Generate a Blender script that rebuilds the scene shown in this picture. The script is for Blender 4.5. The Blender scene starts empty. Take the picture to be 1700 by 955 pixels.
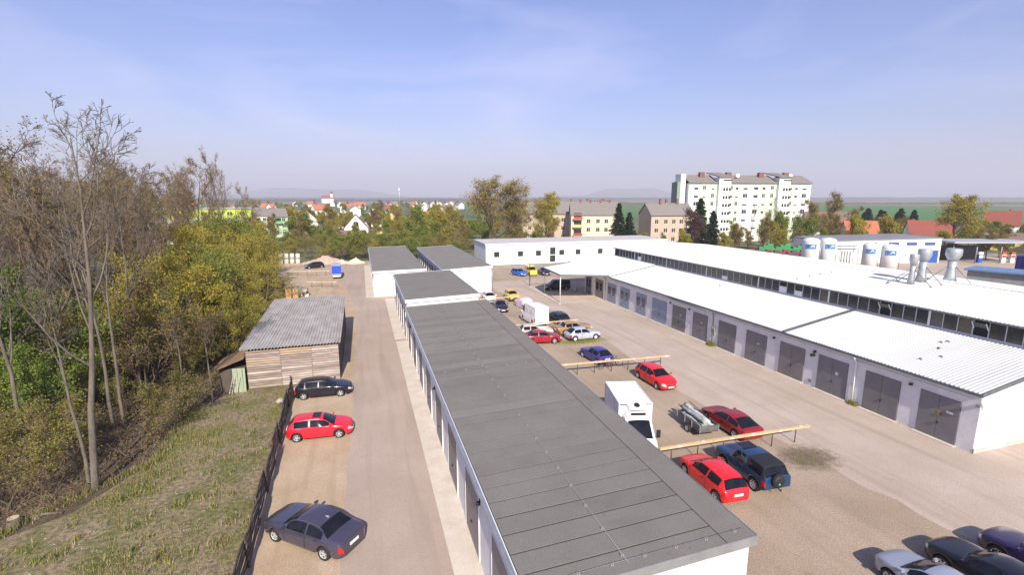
import bpy, math, random
import numpy as np
from mathutils import Vector, Matrix
R = math.radians
scene = bpy.context.scene
col = scene.collection

# ---------------------------------------------------------------- camera
cam_d = bpy.data.cameras.new('camera'); cam = bpy.data.objects.new('camera', cam_d); col.objects.link(cam)
cam.location = (0, 0, 15.4)
cam.rotation_euler = (R(90 - 10.389), 0, R(-17.015))
cam_d.sensor_width = 36.0; cam_d.lens = 810 / 1700 * 36.0
cam_d.clip_start = 0.1; cam_d.clip_end = 60000
scene.camera = cam

# ---------------------------------------------------------------- sky and sun
SUN_EL = R(35); SUN_AZ = R(186)            # clockwise from +Y: the sun stands behind the camera, a little to the left
world = bpy.data.worlds.new('World'); scene.world = world; world.use_nodes = True
nt = world.node_tree; N = nt.nodes; Lk = nt.links
for n in list(N): N.remove(n)
out = N.new('ShaderNodeOutputWorld'); bg = N.new('ShaderNodeBackground'); bg.inputs[1].default_value = 0.074
sky = N.new('ShaderNodeTexSky'); sky.sky_type = 'NISHITA'; sky.sun_disc = False
sky.sun_elevation = SUN_EL; sky.sun_rotation = SUN_AZ
sky.altitude = 200; sky.air_density = 1.35; sky.dust_density = 1.0; sky.ozone_density = 2.2
# faint high cirrus veil over the whole sky
tc = N.new('ShaderNodeTexCoord'); mp = N.new('ShaderNodeMapping'); mp.inputs['Scale'].default_value = (1.3, 1.0, 4.2); mp.inputs['Rotation'].default_value = (0.25, 0.35, 0.3)
n1 = N.new('ShaderNodeTexNoise'); n1.inputs['Scale'].default_value = 1.7; n1.inputs['Detail'].default_value = 7; n1.inputs['Roughness'].default_value = 0.52; n1.inputs['Distortion'].default_value = 0.9
rp = N.new('ShaderNodeValToRGB'); rp.color_ramp.elements[0].position = 0.46; rp.color_ramp.elements[1].position = 0.88
rp.color_ramp.elements[0].color = (0, 0, 0, 1); rp.color_ramp.elements[1].color = (0.55, 0.55, 0.55, 1)
mx = N.new('ShaderNodeMix'); mx.data_type = 'RGBA'; mx.inputs['B'].default_value = (8.2, 7.7, 10.2, 1)
tint = N.new('ShaderNodeMix'); tint.data_type = 'RGBA'; tint.blend_type = 'MULTIPLY'; tint.inputs['Factor'].default_value = 1.0; tint.inputs['B'].default_value = (0.80, 0.84, 1.30, 1)
Lk.new(tc.outputs['Generated'], mp.inputs['Vector']); Lk.new(mp.outputs[0], n1.inputs['Vector']); Lk.new(n1.outputs['Fac'], rp.inputs[0])
Lk.new(sky.outputs[0], tint.inputs['A']); Lk.new(tint.outputs['Result'], mx.inputs['A']); Lk.new(rp.outputs[0], mx.inputs['Factor'])
Lk.new(mx.outputs['Result'], bg.inputs[0]); Lk.new(bg.outputs[0], out.inputs[0])
sun_d = bpy.data.lights.new('sun', 'SUN'); sun_d.energy = 5.0; sun_d.angle = R(0.5); sun_d.color = (1.0, 0.90, 0.76)
sun = bpy.data.objects.new('sun', sun_d); col.objects.link(sun)
sd = Vector((-math.sin(SUN_AZ) * math.cos(SUN_EL), -math.cos(SUN_AZ) * math.cos(SUN_EL), -math.sin(SUN_EL)))
sun.rotation_euler = sd.to_track_quat('-Z', 'Y').to_euler(); sun.location = (-20, -60, 60)
vs = scene.view_settings; vs.view_transform = 'Standard'; vs.look = 'None'; vs.gamma = 1.0; vs.use_curve_mapping = False
vs.exposure = 0.72
scene.cycles.max_bounces = 6; scene.cycles.transparent_max_bounces = 8; scene.cycles.use_denoising = True
scene.cycles.volume_bounces = 0

# ---------------------------------------------------------------- materials
MAT = {}
def M(name, c1, c2=None, scale=4.0, rough=0.85, bump=0.0, bscale=None, metal=0.0, coat=0.0, spec=0.5, detail=5, lo=0.35, hi=0.65, stretch=(1, 1, 1), coord='Object', fine=0.0, fscale=60.0):
    """base colour mixed with a second one by noise, optional fine speckle and bump"""
    if name in MAT: return MAT[name]
    m = bpy.data.materials.new(name); m.use_nodes = True; t = m.node_tree; b = t.nodes['Principled BSDF']
    b.inputs['Base Color'].default_value = (*c1, 1); b.inputs['Roughness'].default_value = rough; b.inputs['Metallic'].default_value = metal
    b.inputs['Coat Weight'].default_value = coat; b.inputs['Coat Roughness'].default_value = 0.08; b.inputs['Specular IOR Level'].default_value = spec
    if c2 is not None or bump > 0 or fine > 0:
        if coord == 'World': g = t.nodes.new('ShaderNodeNewGeometry'); src = g.outputs['Position']
        else: g = t.nodes.new('ShaderNodeTexCoord'); src = g.outputs[coord]
        mp = t.nodes.new('ShaderNodeMapping'); mp.inputs['Scale'].default_value = stretch; t.links.new(src, mp.inputs[0])
        last = None
        if c2 is not None:
            nz = t.nodes.new('ShaderNodeTexNoise'); nz.inputs['Scale'].default_value = scale; nz.inputs['Detail'].default_value = detail; nz.inputs['Roughness'].default_value = 0.6
            r = t.nodes.new('ShaderNodeMapRange'); r.inputs[1].default_value = lo; r.inputs[2].default_value = hi
            mix = t.nodes.new('ShaderNodeMix'); mix.data_type = 'RGBA'; mix.inputs['A'].default_value = (*c1, 1); mix.inputs['B'].default_value = (*c2, 1)
            t.links.new(mp.outputs[0], nz.inputs['Vector']); t.links.new(nz.outputs['Fac'], r.inputs[0]); t.links.new(r.outputs[0], mix.inputs['Factor'])
            last = mix.outputs['Result']
        if fine > 0:
            n2 = t.nodes.new('ShaderNodeTexNoise'); n2.inputs['Scale'].default_value = fscale; n2.inputs['Detail'].default_value = 3; n2.inputs['Roughness'].default_value = 0.7
            r2 = t.nodes.new('ShaderNodeMapRange'); r2.inputs[1].default_value = 0.3; r2.inputs[2].default_value = 0.7; r2.inputs[3].default_value = 1 - fine; r2.inputs[4].default_value = 1 + fine
            mul = t.nodes.new('ShaderNodeMix'); mul.data_type = 'RGBA'; mul.blend_type = 'MULTIPLY'; mul.inputs['Factor'].default_value = 1
            t.links.new(mp.outputs[0], n2.inputs['Vector']); t.links.new(n2.outputs['Fac'], r2.inputs[0])
            if last is None: mul.inputs['A'].default_value = (*c1, 1)
            else: t.links.new(last, mul.inputs['A'])
            t.links.new(r2.outputs[0], mul.inputs['B']); last = mul.outputs['Result']
        if last is not None: t.links.new(last, b.inputs['Base Color'])
        if bump > 0:
            n3 = t.nodes.new('ShaderNodeTexNoise'); n3.inputs['Scale'].default_value = bscale or scale * 4; n3.inputs['Detail'].default_value = 4
            bp = t.nodes.new('ShaderNodeBump'); bp.inputs['Strength'].default_value = bump; bp.inputs['Distance'].default_value = 0.05
            t.links.new(mp.outputs[0], n3.inputs['Vector']); t.links.new(n3.outputs['Fac'], bp.inputs['Height']); t.links.new(bp.outputs[0], b.inputs['Normal'])
    MAT[name] = m
    return m

# ---------------------------------------------------------------- mesh builder
def root_of(o):
    while o.parent: o = o.parent
    return o
class MB:
    def __init__(s): s.v = []; s.f = []; s.mi = []; s.sm = []
    def add(s, vs_, fs, mi=0, smooth=False):
        o = len(s.v); s.v.extend([tuple(p) for p in vs_])
        for f in fs: s.f.append([i + o for i in f]); s.mi.append(mi); s.sm.append(smooth)
        return s
    def hexa(s, p, mi=0):      # 0-3 bottom ring ccw, 4-7 top ring
        return s.add(p, [(3, 2, 1, 0), (4, 5, 6, 7), (0, 1, 5, 4), (1, 2, 6, 5), (2, 3, 7, 6), (3, 0, 4, 7)], mi)
    def box(s, x0, y0, z0, x1, y1, z1, mi=0):
        return s.hexa([(x0, y0, z0), (x1, y0, z0), (x1, y1, z0), (x0, y1, z0), (x0, y0, z1), (x1, y0, z1), (x1, y1, z1), (x0, y1, z1)], mi)
    def bar(s, a, b, w, h, mi=0):  # rectangular bar from a to b
        a = Vector(a); b = Vector(b); d = (b - a).normalized(); u = Vector((0, 0, 1))
        if abs(d.z) > 0.95: u = Vector((0, 1, 0))
        sx = d.cross(u).normalized(); up = sx.cross(d)
        c = [-sx * w / 2 - up * h / 2, sx * w / 2 - up * h / 2, sx * w / 2 + up * h / 2, -sx * w / 2 + up * h / 2]
        return s.hexa([a + c[0], a + c[1], b + c[1], b + c[0], a + c[3], a + c[2], b + c[2], b + c[3]], mi)
    def poly_prism(s, poly, axis, a, b, mi=0):   # poly (p,q) extruded along axis from a to b
        def P(p, t):
            return {'y': (p[0], t, p[1]), 'x': (t, p[0], p[1]), 'z': (p[0], p[1], t)}[axis]
        n = len(poly); vs_ = [P(p, a) for p in poly] + [P(p, b) for p in poly]
        return s.add(vs_, [tuple(range(n))[::-1], tuple(range(n, 2 * n))] + [(i, (i + 1) % n, n + (i + 1) % n, n + i) for i in range(n)], mi)
    def tube(s, pts, rad, n=6, mi=0, caps=True, smooth=True):
        pts = [Vector(p) for p in pts]; rad = rad if isinstance(rad, (list, tuple)) else [rad] * len(pts)
        o = len(s.v); ref = None
        for i, p in enumerate(pts):
            d = (pts[min(i + 1, len(pts) - 1)] - pts[max(i - 1, 0)]).normalized()
            if ref is None: ref = d.orthogonal().normalized()
            u = (ref - d * ref.dot(d)).normalized(); ref = u; w = d.cross(u)
            for k in range(n):
                t = 2 * math.pi * k / n; s.v.append(tuple(p + (u * math.cos(t) + w * math.sin(t)) * rad[i]))
        for i in range(len(pts) - 1):
            for k in range(n):
                k2 = (k + 1) % n; s.f.append([o + i * n + k, o + i * n + k2, o + (i + 1) * n + k2, o + (i + 1) * n + k]); s.mi.append(mi); s.sm.append(smooth)
        if caps:
            s.f.append([o + k for k in range(n)][::-1]); s.mi.append(mi); s.sm.append(False)
            e = o + (len(pts) - 1) * n; s.f.append([e + k for k in range(n)]); s.mi.append(mi); s.sm.append(False)
        return s
    def lathe(s, prof, n=16, mi=0, c=(0, 0, 0), smooth=True, axis='z', caps=True):   # prof (r,h) about an axis
        o = len(s.v)
        for (r_, h) in prof:
            for k in range(n):
                t = 2 * math.pi * k / n; a, b = r_ * math.cos(t), r_ * math.sin(t)
                p = (a, b, h) if axis == 'z' else (a, h, b)
                s.v.append((p[0] + c[0], p[1] + c[1], p[2] + c[2]))
        for i in range(len(prof) - 1):
            for k in range(n):
                k2 = (k + 1) % n; q = [o + i * n + k, o + i * n + k2, o + (i + 1) * n + k2, o + (i + 1) * n + k]
                s.f.append(q if axis == 'z' else q[::-1]); s.mi.append(mi); s.sm.append(smooth)
        if caps:
            s.f.append([o + k for k in range(n)][::-1]); e = o + (len(prof) - 1) * n; s.f.append([e + k for k in range(n)])
            s.mi += [mi, mi]; s.sm += [False, False]
        return s
    def mesh(s, name, mats):
        me = bpy.data.meshes.new(name); me.from_pydata([tuple(p) for p in s.v], [], s.f)
        for m in (mats if isinstance(mats, (list, tuple)) else [mats]): me.materials.append(m)
        me.polygons.foreach_set('material_index', s.mi); me.polygons.foreach_set('use_smooth', s.sm); me.update()
        return me
    def build(s, name, mats, parent=None, local=False):
        """world coordinates are turned into the root's frame unless local"""
        if parent is not None and not local:
            L = root_of(parent).location; s.v = [(p[0] - L.x, p[1] - L.y, p[2] - L.z) for p in s.v]
        o = bpy.data.objects.new(name, s.mesh(name, mats)); col.objects.link(o); o.parent = parent
        return o
def np_mesh(name, V, F, mats, mi=None, smooth=False):
    """fast mesh from arrays; F is (n,3) or (n,4)"""
    me = bpy.data.meshes.new(name); V = np.asarray(V, np.float32); F = np.asarray(F, np.int32); k = F.shape[1]
    me.vertices.add(len(V)); me.vertices.foreach_set('co', V.ravel()); me.loops.add(F.size); me.loops.foreach_set('vertex_index', F.ravel())
    me.polygons.add(len(F)); me.polygons.foreach_set('loop_start', np.arange(len(F), dtype=np.int32) * k)
    for m in (mats if isinstance(mats, (list, tuple)) else [mats]): me.materials.append(m)
    if mi is not None: me.polygons.foreach_set('material_index', np.asarray(mi, np.int32))
    me.polygons.foreach_set('use_smooth', np.full(len(F), bool(smooth)))
    me.update(calc_edges=True); me.validate()
    return me
def link(name, me, parent=None, loc=(0, 0, 0), rot=(0, 0, 0), sc=(1, 1, 1)):
    o = bpy.data.objects.new(name, me); col.objects.link(o); o.parent = parent; o.location = loc; o.rotation_euler = rot; o.scale = sc
    return o
def tag(o, label=None, cat=None, group=None, kind=None):
    for k, v in (('label', label), ('category', cat), ('group', group), ('kind', kind)):
        if v: o[k] = v
    return o
def thing(name, label, cat, loc=(0, 0, 0), rz=0.0, group=None):
    o = bpy.data.objects.new(name, None); col.objects.link(o); o.location = loc; o.rotation_euler = (0, 0, rz); o.empty_display_size = 0.1
    return tag(o, label, cat, group)
def dup(o, loc=None, rz=None, label=None, group=None, sc=None, parent=None):
    c = o.copy(); col.objects.link(c); c.parent = parent
    if loc is not None: c.location = loc
    if rz is not None: c.rotation_euler = (o.rotation_euler.x, o.rotation_euler.y, rz)
    if sc is not None: c.scale = sc if isinstance(sc, (tuple, list)) else (sc, sc, sc)
    if label: c['label'] = label
    if group: c['group'] = group
    for ch in list(o.children): dup(ch, parent=c)
    return c
def sheet(name, pts, z, mat, kind='structure', label=None):
    b = MB(); b.add([(x, y, z) for x, y in pts], [tuple(range(len(pts)))]); o = b.build(name, mat); o['kind'] = kind
    if label: o['label'] = label
    return o
# ---------------------------------------------------------------- ground
def ground_material():
    m = bpy.data.materials.new('countryside'); m.use_nodes = True; t = m.node_tree; b = t.nodes['Principled BSDF']; b.inputs['Roughness'].default_value = 0.95
    g = t.nodes.new('ShaderNodeNewGeometry'); mp = t.nodes.new('ShaderNodeMapping'); mp.inputs['Scale'].default_value = (0.0016, 0.0045, 0); mp.inputs['Rotation'].default_value = (0, 0, 0.35)
    v = t.nodes.new('ShaderNodeTexVoronoi'); v.inputs['Scale'].default_value = 1.0
    rp = t.nodes.new('ShaderNodeValToRGB'); rp.color_ramp.interpolation = 'CONSTANT'
    e = rp.color_ramp.elements; e[0].position = 0; e[0].color = (0.055, 0.115, 0.03, 1); e[1].position = 0.28; e[1].color = (0.14, 0.13, 0.07, 1)
    for p, c in ((0.45, (0.07, 0.14, 0.035, 1)), (0.6, (0.18, 0.15, 0.10, 1)), (0.72, (0.09, 0.13, 0.05, 1)), (0.86, (0.05, 0.10, 0.03, 1))):
        q = e.new(p); q.color = c
    sp = t.nodes.new('ShaderNodeSeparateColor'); nz = t.nodes.new('ShaderNodeTexNoise'); nz.inputs['Scale'].default_value = 0.35; nz.inputs['Detail'].default_value = 6
    mx = t.nodes.new('ShaderNodeMix'); mx.data_type = 'RGBA'; mx.blend_type = 'OVERLAY'; mx.inputs['Factor'].default_value = 0.5
    t.links.new(g.outputs['Position'], mp.inputs[0]); t.links.new(mp.outputs[0], v.inputs['Vector']); t.links.new(v.outputs['Color'], sp.inputs[0]); t.links.new(sp.outputs[0], rp.inputs[0])
    t.links.new(g.outputs['Position'], nz.inputs['Vector']); t.links.new(rp.outputs[0], mx.inputs['A']); t.links.new(nz.outputs['Color'], mx.inputs['B']); t.links.new(mx.outputs['Result'], b.inputs['Base Color'])
    return m
gm = ground_material()
def paving(name, c1, c2, stain, sc=.2, streak=.35, fine=.25, fscale=9, spots=.5, bump=.3, cracks=0.0, patch=None):
    """worn ground: broad patches, wheel streaks along the lane, oil spots, fine grain"""
    m = M(name, c1, c2, sc, .93, bump, 75, coord='World', detail=9, fine=fine, fscale=fscale, lo=.3, hi=.7); t = m.node_tree; p = t.nodes['Principled BSDF']; src = p.inputs['Base Color'].links[0].from_socket
    g = t.nodes.new('ShaderNodeNewGeometry')
    def layer(src, fac, colr):
        mx = t.nodes.new('ShaderNodeMix'); mx.data_type = 'RGBA'; mx.inputs['B'].default_value = (*colr, 1); t.links.new(fac, mx.inputs['Factor']); t.links.new(src, mx.inputs['A']); return mx.outputs['Result']
    def rng_(sock, a, b, c, d):
        r = t.nodes.new('ShaderNodeMapRange'); r.inputs[1].default_value, r.inputs[2].default_value, r.inputs[3].default_value, r.inputs[4].default_value = a, b, c, d; t.links.new(sock, r.inputs[0]); return r.outputs[0]
    mp = t.nodes.new('ShaderNodeMapping'); mp.inputs['Scale'].default_value = (1.1, .07, 1); t.links.new(g.outputs['Position'], mp.inputs[0])
    n = t.nodes.new('ShaderNodeTexNoise'); n.inputs['Scale'].default_value = 1.0; n.inputs['Detail'].default_value = 7; n.inputs['Distortion'].default_value = .6; t.links.new(mp.outputs[0], n.inputs['Vector']); src = layer(src, rng_(n.outputs['Fac'], .50, .72, 0, streak), stain)
    n2 = t.nodes.new('ShaderNodeTexNoise'); n2.inputs['Scale'].default_value = .55; n2.inputs['Detail'].default_value = 8; n2.inputs['Roughness'].default_value = .7; t.links.new(g.outputs['Position'], n2.inputs['Vector']); src = layer(src, rng_(n2.outputs['Fac'], .60, .74, 0, spots), stain)
    n3 = t.nodes.new('ShaderNodeTexNoise'); n3.inputs['Scale'].default_value = 2.6; n3.inputs['Detail'].default_value = 6; n3.inputs['Roughness'].default_value = .75; t.links.new(g.outputs['Position'], n3.inputs['Vector']); src = layer(src, rng_(n3.outputs['Fac'], .66, .74, 0, spots * .9), tuple(v * .6 for v in stain))
    if cracks:
        v = t.nodes.new('ShaderNodeTexVoronoi'); v.feature = 'DISTANCE_TO_EDGE'; v.inputs['Scale'].default_value = .16; nn = t.nodes.new('ShaderNodeTexNoise'); nn.inputs['Scale'].default_value = .8; nn.inputs['Detail'].default_value = 6
        ad = t.nodes.new('ShaderNodeVectorMath'); ad.operation = 'MULTIPLY_ADD'; ad.inputs[1].default_value = (2.5, 2.5, 0); t.links.new(nn.outputs['Color'], ad.inputs[0]); t.links.new(g.outputs['Position'], nn.inputs['Vector']); t.links.new(g.outputs['Position'], ad.inputs[2]); t.links.new(ad.outputs[0], v.inputs['Vector']); src = layer(src, rng_(v.outputs['Distance'], .0, .005, cracks, 0), tuple(v_ * .45 for v_ in stain))
    if patch:
        dv = t.nodes.new('ShaderNodeVectorMath'); dv.operation = 'SUBTRACT'; dv.inputs[1].default_value = (patch[0], patch[1], 0); t.links.new(g.outputs['Position'], dv.inputs[0])
        ds = t.nodes.new('ShaderNodeVectorMath'); ds.operation = 'MULTIPLY'; ds.inputs[1].default_value = (1 / patch[2], 1 / patch[3], 0); t.links.new(dv.outputs[0], ds.inputs[0]); ln = t.nodes.new('ShaderNodeVectorMath'); ln.operation = 'LENGTH'; t.links.new(ds.outputs[0], ln.inputs[0])
        ad = t.nodes.new('ShaderNodeMath'); ad.operation = 'MULTIPLY_ADD'; ad.inputs[1].default_value = 1.7; t.links.new(n3.outputs['Fac'], ad.inputs[0]); t.links.new(ln.outputs['Value'], ad.inputs[2]); src = layer(src, rng_(ad.outputs[0], 1.35, 1.95, .85, 0), (.105, .082, .05))
    t.links.new(src, p.inputs['Base Color']); return m
sheet('ground', [(-15000, -400), (15000, -400), (15000, 15000), (-15000, 15000)], 0.0, gm)
soil = M('forest_soil', (0.062, 0.043, 0.028), (0.10, 0.075, 0.045), 1.3, 1.0, 0.8, 9, coord='World', fine=0.5, fscale=7)
grassy = M('grass_bank_soil', (0.20, 0.155, 0.095), (0.115, 0.115, 0.035), 0.45, 1.0, 0.8, 9, coord='World', fine=0.6, fscale=4, lo=0.42, hi=0.62)
gravel = paving('gravel', (0.27, 0.205, 0.14), (0.39, 0.31, 0.235), (0.17, 0.13, 0.09), .16, .35, .42, 15, .6, .22, 0, (24.9, 20.7, 2.1, 1.5))
sandy = paving('sandy_gravel', (0.36, 0.265, 0.17), (0.45, 0.35, 0.25), (0.25, 0.18, 0.115), .35, .4, .26, 14, .55, .16)
asph = paving('worn_asphalt', (0.335, 0.265, 0.215), (0.40, 0.325, 0.27), (0.235, 0.18, 0.145), .22, .45, .16, 20, .45, .10, .12)
asph2 = paving('yard_asphalt', (0.37, 0.30, 0.24), (0.45, 0.375, 0.31), (0.25, 0.195, 0.15), .20, .45, .22, 16, .5, .14, .14, (24.9, 20.7, 2.1, 1.5))
conc = M('concrete', (0.50, 0.44, 0.37), (0.58, 0.52, 0.45), 0.8, 0.85, 0.15, 20, coord='World', fine=0.08, fscale=10)
sheet('forest_floor', [(-140, 2), (-5.6, 2), (-5.6, 43), (-9.5, 80), (-14, 124), (-24, 136), (-140, 140)], 0.004, soil)
sheet('grass_bank', [(-5.4, 2), (-5.9, 43), (-10.2, 43.2), (-12.4, 39), (-12.6, 31.5), (-14.5, 27.2), (-17.5, 25.2), (-26, 22), (-26, 2)], 0.008, grassy)
sheet('yard', [(11, -10), (70, -10), (70, 62), (70, 108), (11, 108)], 0.004, gravel)
sheet('back_yard', [(-10, 43), (4.4, 43), (4.4, 78), (1.4, 118.5), (1.4, 126), (-22, 131), (-14, 96), (-10.4, 70)], 0.008, sandy)
sheet('parking_strip', [(-5.6, 2), (4.2, 2), (4.2, 56), (-6, 56)], 0.012, sandy)
def wavy(p, q, n, amp, seed):
    rr = random.Random(seed); return [(p[0] + (q[0] - p[0]) * i / n + rr.uniform(-amp, amp), p[1] + (q[1] - p[1]) * i / n) for i in range(n + 1)]
sheet('driveway', wavy((-1.85, 2), (-1.25, 50), 30, 0.10, 1) + [(-1.4, 70), (-3.2, 90), (-4.6, 104), (-6.5, 113), (-3.8, 116), (0.2, 119.0), (1.7, 119.0), (1.7, 76), (4.2, 76), (4.2, 2)], 0.016, asph)
sheet('yard_lane', [(25.6, -10), (70, -10), (70, 60), (35.5, 64), (27.4, 65.3), (27.6, 81.5), (36, 83), (36, 88.6), (21.5, 87), (21.0, 77), (23.2, 70), (25.0, 60), (25.2, 48), (23.8, 34), (24.0, 28)] + wavy((25.0, 24), (26.2, 8), 14, 0.25, 3), 0.008, asph2)
sheet('canopy_apron', [(27.6, 65.5), (35, 63.9), (43, 64), (43, 82), (36, 82.6), (27.8, 81)], 0.016, M('apron_concrete', (0.40, 0.33, 0.27), (0.48, 0.41, 0.34), 0.5, 0.9, 0.2, 20, coord='World', fine=0.12, fscale=10))
sheet('fuel_forecourt', [(84, 52), (170, 52), (170, 96), (96, 100), (84, 92)], 0.006, asph2)
# kerb along the canopy apron, concrete strips along the garage doors
kb = MB(); kb.hexa([(27.2, 65.2, 0), (27.5, 65.2, 0), (27.7, 81.2, 0), (27.4, 81.2, 0), (27.2, 65.2, .12), (27.5, 65.2, .12), (27.7, 81.2, .12), (27.4, 81.2, .12)]); tag(kb.build('kerb', conc), kind='structure')
for (a, b_, c_, d_) in ((2.9, 4.2, 2, 52.6), (2.85, 4.2, 53.6, 76.5), (0.05, 1.35, 78.4, 117.5)):
    k = MB(); k.box(a, c_, 0.0, b_, d_, 0.045); pv = tag(k.build('pavement', conc), kind='structure')

# ---------------------------------------------------------------- garages
white = M('white_render', (0.80, 0.79, 0.80), (0.74, 0.73, 0.74), 1.2, 0.9, 0.15, 30, coord='World')
shade_white = M('rough_cast', (0.75, 0.735, 0.74), (0.64, 0.625, 0.63), 1.1, 0.95, 0.5, 14, coord='World', fine=0.05, fscale=12)
felt = paving('roof_felt', (0.152, 0.142, 0.127), (0.185, 0.173, 0.157), (0.105, 0.098, 0.085), .5, .0, .2, 24, .55, .2)
felt2 = paving('roof_felt_worn', (0.166, 0.155, 0.139), (0.20, 0.188, 0.17), (0.115, 0.107, 0.094), .45, .0, .2, 24, .5, .2)
felt3 = paving('roof_felt_old', (0.140, 0.132, 0.119), (0.17, 0.16, 0.144), (0.10, 0.098, 0.078), .6, .0, .2, 24, .6, .2)
bitumen = M('bitumen', (0.03, 0.03, 0.03), rough=0.9)
zinc = M('zinc', (0.42, 0.45, 0.50), (0.34, 0.36, 0.40), 2, 0.4, metal=0.6)
greytrim = M('grey_sheet_metal', (0.24, 0.245, 0.25), (0.30, 0.30, 0.31), 2, 0.5, metal=0.3)
whitetrim = M('white_sheet_metal', (0.78, 0.80, 0.80), rough=0.5)
doorbrown = M('garage_door_grey', (0.23, 0.205, 0.195), (0.27, 0.24, 0.225), 3, 0.7, 0.1, 30, coord='World')
dark = M('dark_gap', (0.012, 0.012, 0.013), rough=0.9)
steel = M('galvanised_steel', (0.5, 0.5, 0.52), rough=0.45, metal=0.7)
blackp = M('black_plastic', (0.015, 0.015, 0.016), rough=0.55)
def lerp(a, b, t): return a + (b - a) * t
holder_m = M('wire_holder_grey', (0.26, 0.255, 0.245), rough=.8)
class Garage:
    def __init__(s, label, x0, x1n, x1f, y0, y1, zl, zr, doors, doorh, pitch, detail=True, door_side=-1, group='low flat-roofed garage blocks', seam_y=(), red=None):
        s.x0, s.x1n, s.x1f, s.y0, s.y1, s.zl, s.zr = x0, x1n, x1f, y0, y1, zl, zr
        g = thing('garage_block', label, 'garage', (x0, y0, 0), 0, group); s.g = g
        X1 = lambda y: lerp(x1n, x1f, (y - y0) / (y1 - y0))
        Z = lambda x, y: lerp(zl, zr, (x - x0) / (X1(y) - x0))
        s.X1, s.Z = X1, Z
        oh = 0.14; th = 0.30
        def slab(xa, xb, ya, yb, top, bot, b):   # follows the roof slope; xa, xb as functions of y or numbers
            A = xa if callable(xa) else (lambda y: xa); B = xb if callable(xb) else (lambda y: xb)
            p = [(A(ya), ya), (B(ya), ya), (B(yb), yb), (A(yb), yb)]
            b.hexa([(x, y, Z(x, y) + bot) for x, y in p] + [(x, y, Z(x, y) + top) for x, y in p])
        s.slab = slab
        b = MB(); p = [(x0, y0), (x1n, y0), (x1f, y1), (x0, y1)]
        b.hexa([(x, y, 0) for x, y in p] + [(x, y, Z(x, y) - th - 0.01) for x, y in p]); b.build('wall', [shade_white], g)
        b = MB(); slab(x0 - oh, lambda y: X1(y) + oh, y0 - oh, y1 + oh, 0, -th, b); rf = b.build('roof', bitumen, g)
        # metal edge trims: near and far fascia, right edge, gutter along the low eave
        b = MB(); slab(x0 - oh - .02, lambda y: X1(y) + oh + .02, y0 - oh - .03, y0 - oh - .002, .03, -th - .02, b); b.build('fascia', whitetrim if pitch else greytrim, rf)
        b = MB(); slab(x0 - oh - .02, lambda y: X1(y) + oh + .02, y1 + oh + .002, y1 + oh + .03, .03, -th - .02, b); b.build('fascia', whitetrim, rf)
        b = MB(); slab(lambda y: X1(y) + oh + .002, lambda y: X1(y) + oh + .03, y0 - oh, y1 + oh, .035, -th, b); b.build('edge_trim', greytrim, rf)
        b = MB(); slab(x0 - oh - .03, x0 - oh - .002, y0 - oh, y1 + oh, -.01, -th - .05, b); b.build('fascia', whitetrim, rf)
        gx = x0 - oh - .10; gz = zl - .10
        b = MB(); n = 7
        for k in range(n):
            t0, t1 = math.pi + math.pi * k / n, math.pi + math.pi * (k + 1) / n
            q = [(gx + .085 * math.cos(t), gz + .085 * math.sin(t)) for t in (t0, t1)]; q2 = [(gx + .075 * math.cos(t), gz + .075 * math.sin(t)) for t in (t0, t1)]
            b.poly_prism([q[0], q[1], q2[1], q2[0]], 'y', y0 - oh, y1 + oh)
        b.build('gutter', zinc, g)
        # doors
        for (a, c) in doors:
            xx = x0 if door_side < 0 else X1((a + c) / 2)
            sx = door_side
            b = MB(); b.box(min(xx + sx * .003, xx + sx * .035), a, 0.05, max(xx + sx * .003, xx + sx * .035), c, doorh)
            d = b.build('door', doorbrown, g)
            b = MB(); f = .05
            xa, xb = sorted((xx + sx * .002, xx + sx * .05))
            b.box(xa, a - f, .04, xb, a - .002, doorh + f); b.box(xa, c + .002, .04, xb, c + f, doorh + f); b.box(xa, a - f, doorh + f + .002, xb, c + f, doorh + 2 * f)
            b.build('frame', whitetrim, d)
            xh0, xh1 = sorted((xx + sx * .036, xx + sx * .09)); m_ = (a + c) / 2
            b = MB(); b.box(xh0, m_ - .08, 1.0, xh1, m_ + .08, 1.04); b.build('handle', blackp, d)
        # felt strips laid across the roof, one lengthways border along the high edge
        if detail:
            k = 0; y = y0 - oh + .01; rr = random.Random(5)
            while y < y1 + oh - .05:
                w = min(.93, y1 + oh - .01 - y); tz = rr.uniform(.008, .016)
                b = MB(); slab(x0 - oh + .02, lambda yy: X1(yy) - 1.036, y, y + w - .05 - rr.uniform(0, .025), tz + .014, .003, b); b.build('felt_strip', rr.choice((felt, felt, felt2, felt3)), rf); y += w; k += 1
            y = y0 - oh + .01
            while y < y1 + oh - .1:
                w = min(5.0, y1 + oh - .01 - y)
                b = MB(); slab(lambda yy: X1(yy) - 1.0, lambda yy: X1(yy) + oh - .01, y, y + w - .03, .026, .003, b); b.build('felt_strip', felt, rf); y += w
        else:
            ys = [y0 - oh + .01] + list(seam_y) + [y1 + oh - .01]
            for a, c in zip(ys[:-1], ys[1:]):
                b = MB(); slab(x0 - oh + .02, lambda yy: X1(yy) + oh - .01, a, c - .03, .012, .003, b); b.build('felt_strip', felt2 if c - a > 15 else felt, rf)
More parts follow.
